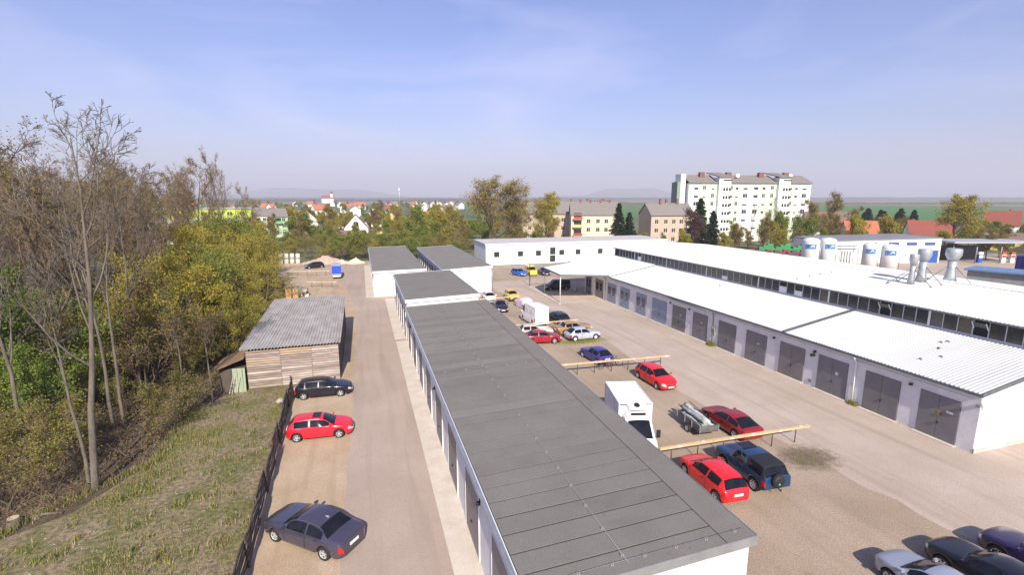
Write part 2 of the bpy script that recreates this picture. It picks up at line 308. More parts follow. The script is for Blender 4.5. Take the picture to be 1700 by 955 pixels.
    def cable(s, pts, step):
        """lightning conductor on small holders"""
        pz = [(x, y, s.Z(x, y) + .085) for x, y in pts]
        b = MB(); b.tube(pz, .007, 4); w = b.build('lightning_wire', greytrim, s.g)
        (xa, ya), (xb, yb) = pts[0], pts[-1]; Ln = math.hypot(xb - xa, yb - ya); n = int(Ln / step)
        for k in range(n + 1):
            t = (k + .3) / (n + .6); x, y = lerp(xa, xb, t), lerp(ya, yb, t); z = s.Z(x, y)
            b = MB(); b.box(x - .05, y - .035, z + .012, x - .02, y + .035, z + .09); b.box(x + .02, y - .035, z + .012, x + .05, y + .035, z + .09); b.box(x - .055, y - .045, z + .012, x + .055, y + .045, z + .03)
            b.build('wire_holder', holder_m, s.g)
dp = lambda y0, y1, w, step: [(a, a + w) for a in np.arange(y0, y1 - w, step)]
G1 = Garage('long grey felt-roofed garage block nearest the camera, with lightning wire and roof seams', 4.1, 11.78, 12.45, 11.5, 51.0, 4.15, 4.42, dp(13.2, 50.5, 2.7, 4.9), 3.0, False)
G1.cable([(7.3, 11.6), (7.25, 50.9)], 1.33); G1.cable([(4.2, 11.75), (11.7, 11.75)], 1.2); G1.cable([(4.3, 30.3), (12.0, 30.1)], 1.4)
for y in (19.6 - 2.2, 30.0, 46):
    lm = MB(); lm.box(3.93, y - .06, 3.35, 4.098, y + .06, 3.45); lm.lathe([(.03, 3.2), (.1, 3.22), (.08, 3.34)], 8, c=(3.9, y, 0)); lm.build('wall_lamp', blackp, G1.g)
G2 = Garage('grey felt-roofed garage block standing a step higher behind the longest one', 4.1, 11.85, 11.75, 51.4, 70.0, 4.82, 5.08, dp(53.2, 69, 2.6, 3.3), 3.1, True, detail=False, seam_y=(56, 60.6, 65.3))
G3 = Garage('garage block at the far end of the driveway with blank white end wall', 1.35, 9.4, 9.5, 78.6, 118.2, 4.08, 4.2, dp(80, 117, 2.6, 3.4), 3.0, True, detail=False, seam_y=(99.5,))
G4 = Garage('far garage block with wide white end wall, its corner toward the yard', 12.2, 20.15, 20.25, 77.6, 115.0, 4.02, 4.36, dp(79, 114, 2.6, 3.4), 3.0, True, detail=False, seam_y=(96.5,))
G4.cable([(15.6, 78), (15.6, 114)], 3); 
for G in (G3, G4, G2): G.cable([(G.x0 + .2, G.y0 + .2), (G.x1n - .2, G.y0 + .2)], 1.5)
b = MB(); b.tube([(20.22, 77.4, 4.0), (20.22, 77.4, .1)], .06, 8); b.build('downpipe', zinc, G4.g)

# ---------------------------------------------------------------- workshop hall
roofw = M('white_roof_sheet', (0.57, 0.58, 0.585), (0.46, 0.465, 0.455), 0.6, 0.6, coord='World', lo=0.42, hi=0.8, stretch=(.35, 1.6, 1), detail=8)
eave_d = M('eave_dark_metal', (0.13, 0.15, 0.16), (0.18, 0.20, 0.21), 3, 0.5, metal=0.4, coord='World')
doorg = M('hall_door_grey', (0.175, 0.165, 0.175), (0.20, 0.19, 0.20), 2, 0.65, 0.1, 20, coord='World')
doorg2 = M('hall_door_grey_worn', (0.20, 0.19, 0.19), (0.165, 0.155, 0.16), 1.2, 0.7, 0.1, 20, coord='World', detail=8); doorg3 = M('hall_door_brownish', (0.185, 0.165, 0.165), (0.22, 0.20, 0.19), 1.5, 0.7, 0.1, 20, coord='World', detail=8)
doorb = M('hall_door_blue', (0.24, 0.275, 0.37), (0.28, 0.31, 0.40), 2, 0.65, coord='World')
glassd = M('window_glass', (0.022, 0.026, 0.028), (0.05, 0.055, 0.05), 1.2, 0.12, coord='World')
glassb = M('window_glass_dusty', (0.13, 0.11, 0.085), (0.07, 0.07, 0.06), 1.5, 0.25, coord='World')
framem = M('pale_steel_frame', (0.52, 0.54, 0.56), rough=0.5)
HX, HY0, HY1 = 35.0, 18.1, 77.2
CX = 42.7
hall = thing('workshop_hall', 'long white workshop hall with row of grey doors, clerestory windows and ribbed roofs', 'hall', (HX, HY0, 0))
zE, zC, zT, zR = 3.92, 5.32, 6.82, 7.46
b = MB(); b.poly_prism([(HX, 0), (62, 0), (62, 6.5), (54, 7.2), (CX + .03, 6.6), (CX + .03, 5.1), (HX, 3.75)], 'y', HY0, HY1 - 4.2)
b.build('wall', shade_white, hall)
b = MB(); b.box(HX + 3.2, HY1 - 4.19, 0, 62, HY1, 3.88); b.build('wall', shade_white, hall)
b = MB(); b.poly_prism([(HX + .05, .0), (61.95, 0), (61.95, 6.46), (54, 7.16), (CX + .03, 6.58), (CX + .03, 5.06), (HX + .05, 3.72)], 'y', HY0 - .04, HY0 - .002); b.build('gable_wall', white, hall)
b = MB(); b.box(HX - .02, HY0 - .07, 0, HX + 1.3, HY0 - .042, .32); b.box(HX + 3.0, HY0 - .07, 0, HX + 6.5, HY0 - .042, .32); b.build('plinth', M('plinth_render', (0.52, 0.43, 0.38), (0.45, 0.38, 0.34), 3, coord='World'), hall)
b = MB(); b.box(HX - .05, HY0 + .5, 3.32, HX - .002, 64, 3.38); b.build('wall_ledge', whitetrim, hall)
def ribbed(name, parent, p0, p1, y0, y1, period=.25, h=.045, mat=None):
    """ribbed roof sheet from eave (x,z) p0 to top p1, ribs run up the slope"""
    ys = []; zs = []; y = y0
    while y < y1 - .001:
        for fy, fz in ((0, 0), (.56, 0), (.66, h), (.9, h)):
            if y + fy * period < y1: ys.append(y + fy * period); zs.append(fz)
        y += period
    ys.append(y1); zs.append(0)
    n = len(ys); ys = np.array(ys); zs = np.array(zs); T = .06
    V = np.concatenate([np.stack([np.full(n, p[0]), ys, p[1] + zs * s_ + dz], 1) for dz, s_ in ((0, 1), (-T, 0)) for p in (p0, p1)])
    i = np.arange(n - 1)
    F = np.concatenate([np.stack([i, n + i, n + i + 1, i + 1], 1), np.stack([2 * n + i, 2 * n + i + 1, 3 * n + i + 1, 3 * n + i], 1), np.stack([i, i + 1, 2 * n + i + 1, 2 * n + i], 1), np.stack([n + i, 3 * n + i, 3 * n + i + 1, n + i + 1], 1)])
    L = root_of(parent).location; V = V - np.array([L.x, L.y, L.z])
    o = link(name, np_mesh(name, V, F, mat or roofw), parent); return o
lowA = ribbed('lower_roof', hall, (HX - .28, zE - .03), (CX + .02, zC), HY0 - .12, 32.3)
lowB = ribbed('lower_roof', hall, (HX - .28, zE - .03), (CX + .02, zC), 32.62, 64.0)
mainr = ribbed('main_roof', hall, (CX - .35, zT + .0), (54, zR), HY0 - .12, HY1 + .1)
ribbed('main_roof', hall, (62.2, zT - .05), (54, zR), HY0 - .12, HY1 + .1)
b = MB(); b.poly_prism([(53.6, zR + .03), (54, zR + .075), (54.4, zR + .03), (54.4, zR + .05), (54, zR + .10), (53.6, zR + .05)], 'y', HY0, HY1); b.build('ridge_cap', whitetrim, mainr)
# roof edges: dark eave strips, division flashings, gable trims
b = MB(); b.box(HX - .36, HY0 - .12, zE - .20, HX - .283, 64, zE - .04); b.build('eave_trim', eave_d, lowA)
b = MB(); b.box(CX - .42, HY0 - .12, zT - .12, CX - .352, HY1 + .1, zT - .02); b.build('eave_trim', eave_d, mainr)
for yy, w_ in ((32.46, .15), (64.05, .05)):
    b = MB(); b.hexa([(HX - .3, yy - w_, zE - .08), (CX, yy - w_, zC - .06), (CX, yy + w_, zC - .06), (HX - .3, yy + w_, zE - .08), (HX - .3, yy - w_, zE + .07), (CX, yy - w_, zC + .10), (CX, yy + w_, zC + .10), (HX - .3, yy + w_, zE + .07)]); b.build('division_flashing', eave_d, lowA)
b = MB(); b.hexa([(HX - .3, HY0 - .18, zE - .22), (CX, HY0 - .18, zC - .20), (CX, HY0 - .122, zC - .20), (HX - .3, HY0 - .122, zE - .22), (HX - .3, HY0 - .18, zE + .05), (CX, HY0 - .18, zC + .07), (CX, HY0 - .122, zC + .07), (HX - .3, HY0 - .122, zE + .05)]); b.build('gable_trim', eave_d, lowA)
# clerestory: sill, head, mullions and one pane after another
cl = MB(); cl.box(CX - .06, HY0, zC - .02, CX + .02, HY1, zC + .16); cl.box(CX - .06, HY0, zT - .2, CX + .02, HY1, zT - .06); band = cl.build('window_frame', framem, hall)
rr = random.Random(11); y = HY0 + .35; pane_me = None; k = 0
dk = MB(); dk.box(CX - .0, HY0 + .05, zC + .1, CX + .025, HY1 - .05, zT - .15); dk.build('window_backing', dark, hall)
while y < HY1 - 1.0:
    w = .98; fat = k % 9 == 8
    m_ = MB(); m_.box(CX - .075, y - .03 - .05 * fat, zC + .162, CX - .005, y + .03 + .05 * fat, zT - .202); m_.build('mullion', whitetrim if fat else framem, band)
    tilted = k in (4, 11); rr.random()
    pm = glassb if (44 < y < 56 and rr.random() < .6) or rr.random() < .06 else glassd
    p_ = MB()
    if tilted:
        p_.hexa([(CX - .04, y + .06, zC + .75), (CX - .03, y + .06, zC + .75), (CX - .03, y + w - .06, zC + .75), (CX - .04, y + w - .06, zC + .75), (CX - .36, y + .06, zT - .3), (CX - .34, y + .06, zT - .3), (CX - .34, y + w - .06, zT - .3), (CX - .36, y + w - .06, zT - .3)])
        o = p_.build('pane', pm, band); q = MB()
        for e in (y + .05, y + w - .05): q.bar((CX - .04, e, zC + .7), (CX - .37, e, zT - .28), .06, .05)
        q.build('opening_sash', whitetrim, o)
    else:
        p_.box(CX - .035, y + .032, zC + .165, CX - .015, y + w - .032, zT - .205); p_.build('pane', pm, band)
        if rr.random() < .10 and y > 34:
            q = MB(); q.box(CX - .07, y + .04, zC + .17, CX - .037, y + w - .04, zC + .17 + rr.uniform(.4, .7)); q.build('white_panel', whitetrim, band)
    y += w; k += 1
# doors along the yard side
door_y = [(19.04, 21.38), (22.63, 25.12), (26.47, 29.04), (30.33, 32.9), (34.41, 36.93), (38.29, 40.79), (42.52, 44.94), (46.24, 48.75), (49.93, 53.07), (54.42, 56.88), (58.63, 61.2), (62.38, 65.0), (66.46, 68.98), (70.49, 72.4)]
DH = 2.92
for i, (a, c) in enumerate(door_y):
    blue = 8 <= i <= 11; mm = doorb if blue else (doorg, doorg2, doorg, doorg3)[i % 4]; xx = HX
    d = MB(); d.box(xx - .012, a, 0.03, xx - .002, c, DH); dr = d.build('door', dark, hall); m_ = (a + c) / 2
    for (p, q) in ((a + .015, m_ - .012), (m_ + .012, c - .015)):
        lf = MB(); lf.box(xx - .05, p, .05, xx - .014, q, DH - .01)
        leaf = lf.build('door_leaf', mm, dr)
        if i in (9, 10, 11, 12, 13):
            for z0 in (1.25,):
                w_ = MB(); w_.box(xx - .06, p + .2, z0, xx - .052, q - .2, z0 + 1.15); w_.build('window', glassd if i > 11 else glassb, leaf)
                fr = MB(); fr.box(xx - .07, p + .16, z0 + .55, xx - .062, q - .16, z0 + .6); fr.box(xx - .07, p + .14, z0 - .06, xx - .052, p + .198, z0 + 1.21); fr.box(xx - .07, q - .198, z0 - .06, xx - .052, q - .14, z0 + 1.21); fr.build('window_frame', mm, leaf)
    h = MB(); h.box(xx - .11, m_ - .1, 1.05, xx - .052, m_ - .04, 1.2); h.build('handle', blackp, dr)
    th_ = MB(); th_.box(xx - .35, a - .1, 0.017, xx - .004, c + .1, .045); th_.build('threshold', conc, dr)
def small(name, mat, parent, x0, y0, z0, x1, y1, z1):
    q = MB(); q.box(x0, y0, z0, x1, y1, z1); return q.build(name, mat, parent)
notice = M('notice_paper', (0.75, 0.74, 0.70), (0.6, 0.55, 0.5), 12, coord='World')
small('sign', M('yellow_brown_sign', (0.5, 0.33, 0.08), (0.08, 0.05, 0.03), 9, coord='World'), hall, HX - .065, 20.0, 1.55, HX - .052, 20.25, 1.95)
small('sign', notice, hall, HX - .065, 19.4, 1.95, HX - .052, 19.75, 2.1); small('sign', notice, hall, HX - .065, 27.2, 1.75, HX - .052, 27.45, 1.98)
for yy in (35.2, 43.3, 47.0): small('sign', notice, hall, HX - .065, yy, 1.9, HX - .052, yy + .3, 2.02)
small('meter_box', M('meter_box', (0.7, 0.68, 0.62), (0.1, 0.1, 0.1), 1.2, coord='World'), hall, HX - .16, 41.2, 1.2, HX - .002, 41.75, 2.0)
small('wall_box', greytrim, hall, HX - .05, 29.45, .3, HX - .002, 29.75, .6)
for yy in (33.6, 29.4, 45.6, 49.2, 22.0): small('wall_lamp', blackp, hall, HX - .18, yy - .08, 2.95, HX - .002, yy + .08, 3.1)
q = MB(); q.lathe([(.02, -.14), (.2, -.1), (.22, -.002)], 14, c=(HX, 29.45, 2.72), axis='y'); 
q = MB(); q.tube([(HX - .02, 29.5, 2.72), (HX - .3, 29.5, 2.72)], .13, 12); q.build('exhaust_pipe', blackp, hall)
soot = M('soot', (0.05, 0.045, 0.05), (0.3, 0.29, 0.3), 6, coord='World')
# gutter piece and downpipes
for yy in (25.85, 41.6, 65.6):
    q = MB(); q.tube([(HX - .36, yy, 3.66), (HX - .12, yy, 3.3), (HX - .10, yy, 3.0), (HX - .10, yy, .12)], .055, 8); q.build('downpipe', whitetrim if yy < 30 else greytrim, hall)
q = MB(); q.tube([(HX - .45, 42, 3.62), (HX - .45, 49, 3.75)], .07, 8); q.build('gutter', eave_d, hall)
q = MB(); q.box(HX - .30, HY0 - .1, 3.05, HX - .02, HY0 + .1, 3.2); q.tube([(HX - .25, HY0 - .1, 3.35), (HX - .3, HY0 - .25, 3.2), (HX - .2, HY0 - .2, 2.9)], .02, 5); q.build('cable_bracket', greytrim, hall)
# loose caps / bolts on the roof
for (x, y) in ((38.1, 22.4), (39.3, 23.3), (40.4, 23.9), (40.8, 23.7), (36.9, 22.9), (40.9, 48), (44, 40.1), (46, 40.4), (48, 40.8), (50, 41.2), (44.5, 60), (47, 60.6), (50, 61.5)):
    zz = zE - .03 + (x - HX + .28) / (CX + .3 - HX) * (zC - zE + .03) if x < CX else zT + (x - CX + .35) / (54.35 - CX) * (zR - zT)
    q = MB(); q.lathe([(.11, zz + .0), (.11, zz + .09), (.05, zz + .12)], 8, c=(x, y, 0)); q.build('roof_cap', eave_d, hall)

# ---- canopy carried on posts beside the hall
can = thing('canopy', 'white flat canopy on slim posts at the far end of the workshop hall', 'canopy', (27.7, 66, 0))
pl = [(27.5, 65.8), (34.72, 64.2), (CX, 64.2), (CX, 78.6), (36, 80.2), (27.9, 73.6)]
zz = lambda x: 4.22 if x < 30 else (lerp(4.22, 4.0, (x - 30) / 5) if x < 35 else lerp(4.0, zC, (x - 35) / (CX - 35)))
n = len(pl); zz = lambda x: lerp(4.22, 4.0, (x - 27.5) / 7.4) if x < 34.9 else lerp(4.0, zC, (x - 34.9) / (CX - 34.9))
def canopy_deck(q):
    b = MB(); m = len(q); b.add([(x, y, zz(x)) for x, y in q] + [(x, y, zz(x) + .14) for x, y in q], [tuple(range(m))[::-1], tuple(range(m, 2 * m))] + [(i, (i + 1) % m, m + (i + 1) % m, m + i) for i in range(m)]); return b.build('canopy_roof', whitetrim, can)
cr = canopy_deck([(27.5, 65.8), (34.898, 64.2), (34.898, 79.3), (27.9, 73.6)]); canopy_deck([(34.9, 64.2), (CX, 64.2), (CX, 78.6), (36, 80.2), (34.9, 79.3)])
b = MB()
for i in (0, 4, 5): b.bar(tuple((*pl[i], zz(pl[i][0]) + .02)), tuple((*pl[(i + 1) % n], zz(pl[(i + 1) % n][0]) + .02)), .06, .22)
b.build('edge_trim', eave_d, cr)
for (x, y, mm, r_) in ((27.75, 66.15, whitetrim, .075), (27.98, 73.35, greytrim, .075)):
    b = MB(); b.tube([(x, y, 0), (x, y, 3.7), (x + .25, y, 4.2)] if mm is whitetrim else [(x, y, 0), (x, y, 4.2)], r_, 10); b.build('post', mm, can)
for yy in (66.6, 70, 73.4, 76.6):
    b = MB(); b.bar((28, yy, 4.12), (CX - .2, yy, 4.12 if yy < 1 else 4.12), .1, .16) if False else b.bar((28.0, yy, 4.10), (34.6, yy, 3.9), .08, .14); b.build('beam', greytrim, can)
# ---- roof vents on stays
vent_m = M('vent_sheet_metal', (0.40, 0.44, 0.44), (0.50, 0.53, 0.53), 2, 0.4, metal=0.5)
def roof_vent(x, y, r_, h, label):
    z0 = lerp(zT, zR, (x - CX + .35) / (54.35 - CX)) if x < 54 else lerp(zR, zT, (x - 54) / 8.2)
    t = thing('roof_vent', label, 'roof vent', (x, y, z0), 0, 'steel vents on the hall roof')
    b = MB(); b.lathe([(r_ * 1.5, 0.02), (r_ * 1.25, .5), (r_, 1.2), (r_, h * .62)], 16); b.build('stack', vent_m, t, True)
    b = MB(); b.lathe([(r_ * 1.0, h * .625), (r_ * 1.75, h * .80), (r_ * 1.75, h * .95), (r_ * 1.6, h)], 16); b.build('cowl', vent_m, t, True)
    for a in (25, 150, 265):
        e = Vector((math.cos(R(a)) * 1.9, math.sin(R(a)) * 1.9, .06 + .0 * a)); b = MB(); b.tube([(0, 0, h * .55), e], .035, 5); b.lathe([(.12, e.z - .05), (.1, e.z + .02)], 6, c=(e.x, e.y, 0)); b.build('stay', eave_d, t, True)
roof_vent(50.2, 33.0, .22, 2.9, 'short narrow steel roof vent, left of the pair standing close together')
roof_vent(52.0, 33.3, .33, 3.2, 'taller steel roof vent with wide cowl, right one of the close pair')
roof_vent(54.9, 32.6, .37, 3.2, 'steel roof vent standing alone on the ridge of the hall')
# ---- long white flat building across the end of the yard
wb = thing('flat_building', 'long low white building with small square windows across the end of the yard', 'building', (27, 109, 0))
b = MB(); b.poly_prism([(109, 0), (121, 0), (121, 4.9), (109, 4.75)], 'x', 27.05, 75); b.build('wall', white, wb)
b = MB(); b.hexa([(26.9, 108.8, 4.76), (75.1, 108.8, 4.76), (75.1, 121.2, 4.91), (26.9, 121.2, 4.91), (26.9, 108.8, 5.0), (75.1, 108.8, 5.0), (75.1, 121.2, 5.15), (26.9, 121.2, 5.15)]); rf = b.build('roof', M('pale_roof', (0.5, 0.48, 0.48), (0.42, 0.4, 0.4), 1, coord='World'), wb)
b = MB(); b.box(26.85, 108.74, 4.72, 75.15, 108.798, 5.02); b.build('fascia', whitetrim, rf)
for x in (29.0, 34.8, 39.3, 45.3, 49.6, 55.6, 61.5):
    b = MB(); b.box(x, 108.96, 1.9, x + 1.25, 108.998, 3.1); w = b.build('window', glassd, wb); f = MB(); f.box(x - .08, 108.93, 1.82, x + 1.33, 108.958, 1.9); f.box(x - .08, 108.93, 3.1, x + 1.33, 108.958, 3.18); f.box(x - .08, 108.93, 1.9, x, 108.958, 3.1); f.box(x + 1.25, 108.93, 1.9, x + 1.33, 108.958, 3.1); f.build('frame', framem, w)
b = MB(); b.box(42.9, 108.96, .3, 44.3, 108.998, 3.7); dr = b.build('door', glassd, wb); f = MB(); f.box(42.8, 108.9, 1.9, 44.4, 108.958, 2.05); f.build('crossbar', whitetrim, dr)
for x in (31.2, 41.3, 51.5): small('vent_slot', greytrim, wb, x, 108.96, 3.75, x + 3.2, 108.998, 3.9)
# ---------------------------------------------------------------- vehicles
def pchip(keys, x):
    k = np.array(keys, float); X, Y = k[:, 0], k[:, 1]; h = np.diff(X); d = np.diff(Y) / h; m = np.zeros(len(X)); m[0], m[-1] = d[0], d[-1]
    for i in range(1, len(X) - 1):
        if d[i - 1] * d[i] > 0: w1, w2 = 2 * h[i] + h[i - 1], h[i] + 2 * h[i - 1]; m[i] = (w1 + w2) / (w1 / d[i - 1] + w2 / d[i])
    x = np.asarray(x, float); i = np.clip(np.searchsorted(X, x, side='right') - 1, 0, len(h) - 1); t = (x - X[i]) / h[i]
    return (1 + 2 * t) * (1 - t) ** 2 * Y[i] + t * (1 - t) ** 2 * h[i] * m[i] + t * t * (3 - 2 * t) * Y[i + 1] + t * t * (t - 1) * h[i] * m[i + 1]
SPEC = {
 'hatch': dict(L=4.1, W=1.73, H=1.42, wr=.56, wheels=(.165, .80), wR=.31,
   zt=[(0, .60), (.006, .76), (.03, .93), (.115, 1.33), (.17, 1.39), (.34, 1.42), (.48, 1.41), (.555, 1.35), (.735, .98), (.80, .92), (.93, .80), (.98, .70), (1, .58)],
   zs=[(0, .57), (.006, .72), (.03, .88), (.1, .93), (.5, .90), (.735, .88), (.8, .86), (.93, .74), (.98, .64), (1, .53)],
   w=[(0, .60), (.02, .75), (.08, .84), (.22, .9), (.7, .9), (.85, .87), (.95, .76), (1, .48)], rear=(.035, .115), wind=(.56, .735), side=[(.13, .345), (.37, .655)], doors=[(.355, .685)]),
 'hatch5': dict(base='hatch', side=[(.10, .185), (.205, .42), (.435, .66)], doors=[(.225, .425), (.43, .69)]),
 'sedan': dict(L=4.8, W=1.84, H=1.46, wr=.58, wheels=(.195, .80), wR=.325,
   zt=[(0, .60), (.005, .80), (.018, .98), (.05, 1.03), (.15, 1.08), (.27, 1.38), (.36, 1.45), (.46, 1.46), (.55, 1.40), (.70, 1.05), (.76, 1.0), (.92, .87), (.98, .74), (1, .6)],
   zs=[(0, .57), (.005, .76), (.018, .92), (.06, .96), (.3, .96), (.70, .93), (.76, .92), (.92, .79), (.98, .68), (1, .55)],
   w=[(0, .62), (.02, .78), (.08, .86), (.22, .9), (.7, .9), (.85, .87), (.95, .77), (1, .48)], rear=(.155, .27), wind=(.555, .70), side=[(.215, .395), (.41, .635)], doors=[(.24, .405), (.41, .66)]),
 'old': dict(L=4.5, W=1.70, H=1.40, wr=.58, wheels=(.20, .80), wR=.30,
   zt=[(0, .66), (.004, .84), (.012, .94), (.05, .97), (.17, 1.0), (.245, 1.36), (.31, 1.40), (.44, 1.41), (.53, 1.38), (.635, .99), (.68, .97), (.96, .88), (.99, .80), (1, .66)],
   zs=[(0, .62), (.004, .80), (.012, .90), (.2, .92), (.64, .91), (.70, .90), (.96, .82), (.99, .74), (1, .6)],
   w=[(0, .76), (.01, .83), (.08, .87), (.22, .88), (.7, .88), (.9, .86), (.985, .80), (1, .70)], rear=(.172, .245), wind=(.535, .635), side=[(.235, .40), (.415, .59)], doors=[(.24, .41), (.415, .61)], bumper=True),
 'oldhatch': dict(base='old', L=3.8, W=1.58, H=1.38, wheels=(.17, .83),
   zt=[(0, .66), (.006, .85), (.03, .93), (.10, 1.15), (.20, 1.36), (.28, 1.40), (.44, 1.41), (.53, 1.38), (.645, .98), (.69, .96), (.95, .86), (.99, .76), (1, .62)],
   rear=(.04, .20), wind=(.535, .645), side=[(.16, .365), (.385, .60)], doors=[(.2, .375), (.38, .62)]),
 'coupe': dict(base='sedan', L=4.5, W=1.75, H=1.32,
   zt=[(0, .60), (.005, .80), (.02, .95), (.07, 1.02), (.27, 1.40), (.37, 1.46), (.46, 1.45), (.54, 1.38), (.70, 1.02), (.76, .96), (.92, .82), (.98, .70), (1, .58)],
   rear=(.085, .27), side=[(.16, .36), (.375, .64)], doors=[(.365, .67)]),
 'suv': dict(L=4.2, W=1.75, H=1.70, wr=.66, wheels=(.19, .77), wR=.37, sill=.36,
   zt=[(0, .80), (.004, .95), (.01, 1.10), (.02, 1.16), (.085, 1.58), (.13, 1.64), (.30, 1.68), (.44, 1.70), (.54, 1.67), (.665, 1.18), (.71, 1.12), (.93, 1.04), (.985, .92), (1, .75)],
   zs=[(0, .76), (.004, .90), (.01, 1.05), (.3, 1.08), (.665, 1.06), (.71, 1.04), (.93, .95), (.985, .84), (1, .7)],
   w=[(0, .80), (.01, .84), (.1, .87), (.25, .88), (.7, .88), (.9, .86), (.98, .78), (1, .66)], rear=(.022, .08), wind=(.545, .665), side=[(.09, .30), (.40, .60)], doors=[(.37, .64)], soft=(.0, .345), bumper=True),
 'van': dict(L=4.9, W=1.95, H=2.40, wr=.86, wheels=(.20, .80), wR=.33, crown=.05,
   zt=[(0, 1.3), (.002, 2.1), (.006, 2.3), (.02, 2.36), (.3, 2.40), (.60, 2.39), (.68, 2.26), (.82, 1.36), (.86, 1.24), (.96, 1.05), (.99, .90), (1, .7)],
   zs=[(0, 1.2), (.002, 1.25), (.7, 1.22), (.82, 1.16), (.88, 1.10), (.96, .95), (.99, .82), (1, .64)],
   w=[(0, .85), (.004, .9), (.05, .93), (.7, .93), (.85, .91), (.95, .84), (1, .62)], rear=None, wind=(.69, .82), side=[(.645, .80)], doors=[(.62, .80)]),
 'wagonvan': dict(base='van', L=4.2, W=1.75, H=1.82,
   zt=[(0, 1.0), (.003, 1.5), (.01, 1.74), (.03, 1.79), (.3, 1.82), (.50, 1.81), (.60, 1.72), (.76, 1.12), (.80, 1.06), (.94, .92), (.985, .80), (1, .62)],
   zs=[(0, .9), (.003, .95), (.6, .95), (.76, .93), (.82, .92), (.94, .83), (.985, .72), (1, .56)], wr=.66, wind=(.61, .76), side=[(.04, .30), (.32, .50), (.52, .73)], doors=[(.5, .74)], wheels=(.18, .80), wR=.31),
}
for k_, s_ in SPEC.items():
    if 'base' in s_: d_ = dict(SPEC[s_['base']]); d_.update(s_); SPEC[k_] = d_
paint_cache = {}
def paint(c, rough=.30, coat=.35, metal=0.0):
    key = (c, rough, metal)
    if key not in paint_cache:
        c2 = tuple(min(1, x * 1.06 + .003) for x in c)
        paint_cache[key] = M('car_paint_%d' % len(paint_cache), c, c2, 1.4, rough, coat=coat, metal=metal)
    return paint_cache[key]
car_glass = M('car_glass', (0.004, 0.005, 0.007), (0.011, 0.012, 0.014), 2.5, 0.04, spec=0.4)
rubber = M('tyre_rubber', (0.016, 0.016, 0.017), rough=0.85)
alloy = M('alloy_rim', (0.62, 0.62, 0.64), rough=0.3, metal=0.5)
hubcap = M('hubcap', (0.55, 0.55, 0.55), rough=0.45)
under = M('underbody', (0.01, 0.01, 0.01), rough=0.9)
lamp_r = M('tail_lamp_red', (0.45, 0.012, 0.012), rough=0.15, coat=0.5)
lamp_w = M('head_lamp_clear', (0.62, 0.64, 0.68), (0.3, 0.32, 0.36), 9, 0.1, coat=0.5)
plate_m = M('number_plate', (0.78, 0.78, 0.76), (0.45, 0.45, 0.5), 9, 0.4, lo=.55, hi=.75)
trim_b = M('bumper_plastic', (0.035, 0.035, 0.037), rough=0.6)
def wheel_meshes(style):
    t = MB(); t.lathe([(.66, -.33), (.92, -.33), (1, -.22), (1, .22), (.92, .33), (.66, .33), (.64, .1)], 22, axis='y', caps=False)
    r_ = MB(); r_.lathe([(.64, .20), (.64, .31), (.60, .31), (.58, .2)], 22, axis='y', mi=0, caps=False)
    r_.lathe([(.6, .16), (.6, .17)], 20, axis='y', mi=1); r_.lathe([(.16, .17), (.14, .29)], 10, axis='y')
    n = {'five': 5, 'seven': 7, 'cap': 9}[style]
    for k in range(n):
        a = 2 * math.pi * k / n; w = .11 if style != 'cap' else .16; ca, sa = math.cos(a), math.sin(a)
        pt = lambda u, v, h: (u * ca - v * sa, h, u * sa + v * ca)
        r_.hexa([pt(.1, -w, .18), pt(.61, -w * .8, .18), pt(.61, w * .8, .18), pt(.1, w, .18), pt(.1, -w, .27), pt(.61, -w * .8, .30), pt(.61, w * .8, .30), pt(.1, w, .27)])
    return t.mesh('tyre', rubber), r_.mesh('rim', [alloy if style != 'cap' else hubcap, under])
WHEEL = {s_: wheel_meshes(s_) for s_ in ('five', 'seven', 'cap')}
def add_wheel(parent, x, y, rad, side, style, rot=0.0, wid=.30):
    w = bpy.data.objects.new('wheel', None); col.objects.link(w); w.parent = parent; w.location = (x, y, rad); w.empty_display_size = .1
    w.rotation_euler = (0, rot, 0 if side > 0 else math.pi); w.scale = (rad, wid, rad)
    t, r_ = WHEEL[style]; link('tyre', t, w); link('rim', r_, w); return w
SIDE_T = np.array([0, .18, .4, .62, .84, 1.0]); SIDE_W = np.array([.93, .985, 1, 1, .985, .955]); GL_T = np.array([.05, .5, .9, 1.0])
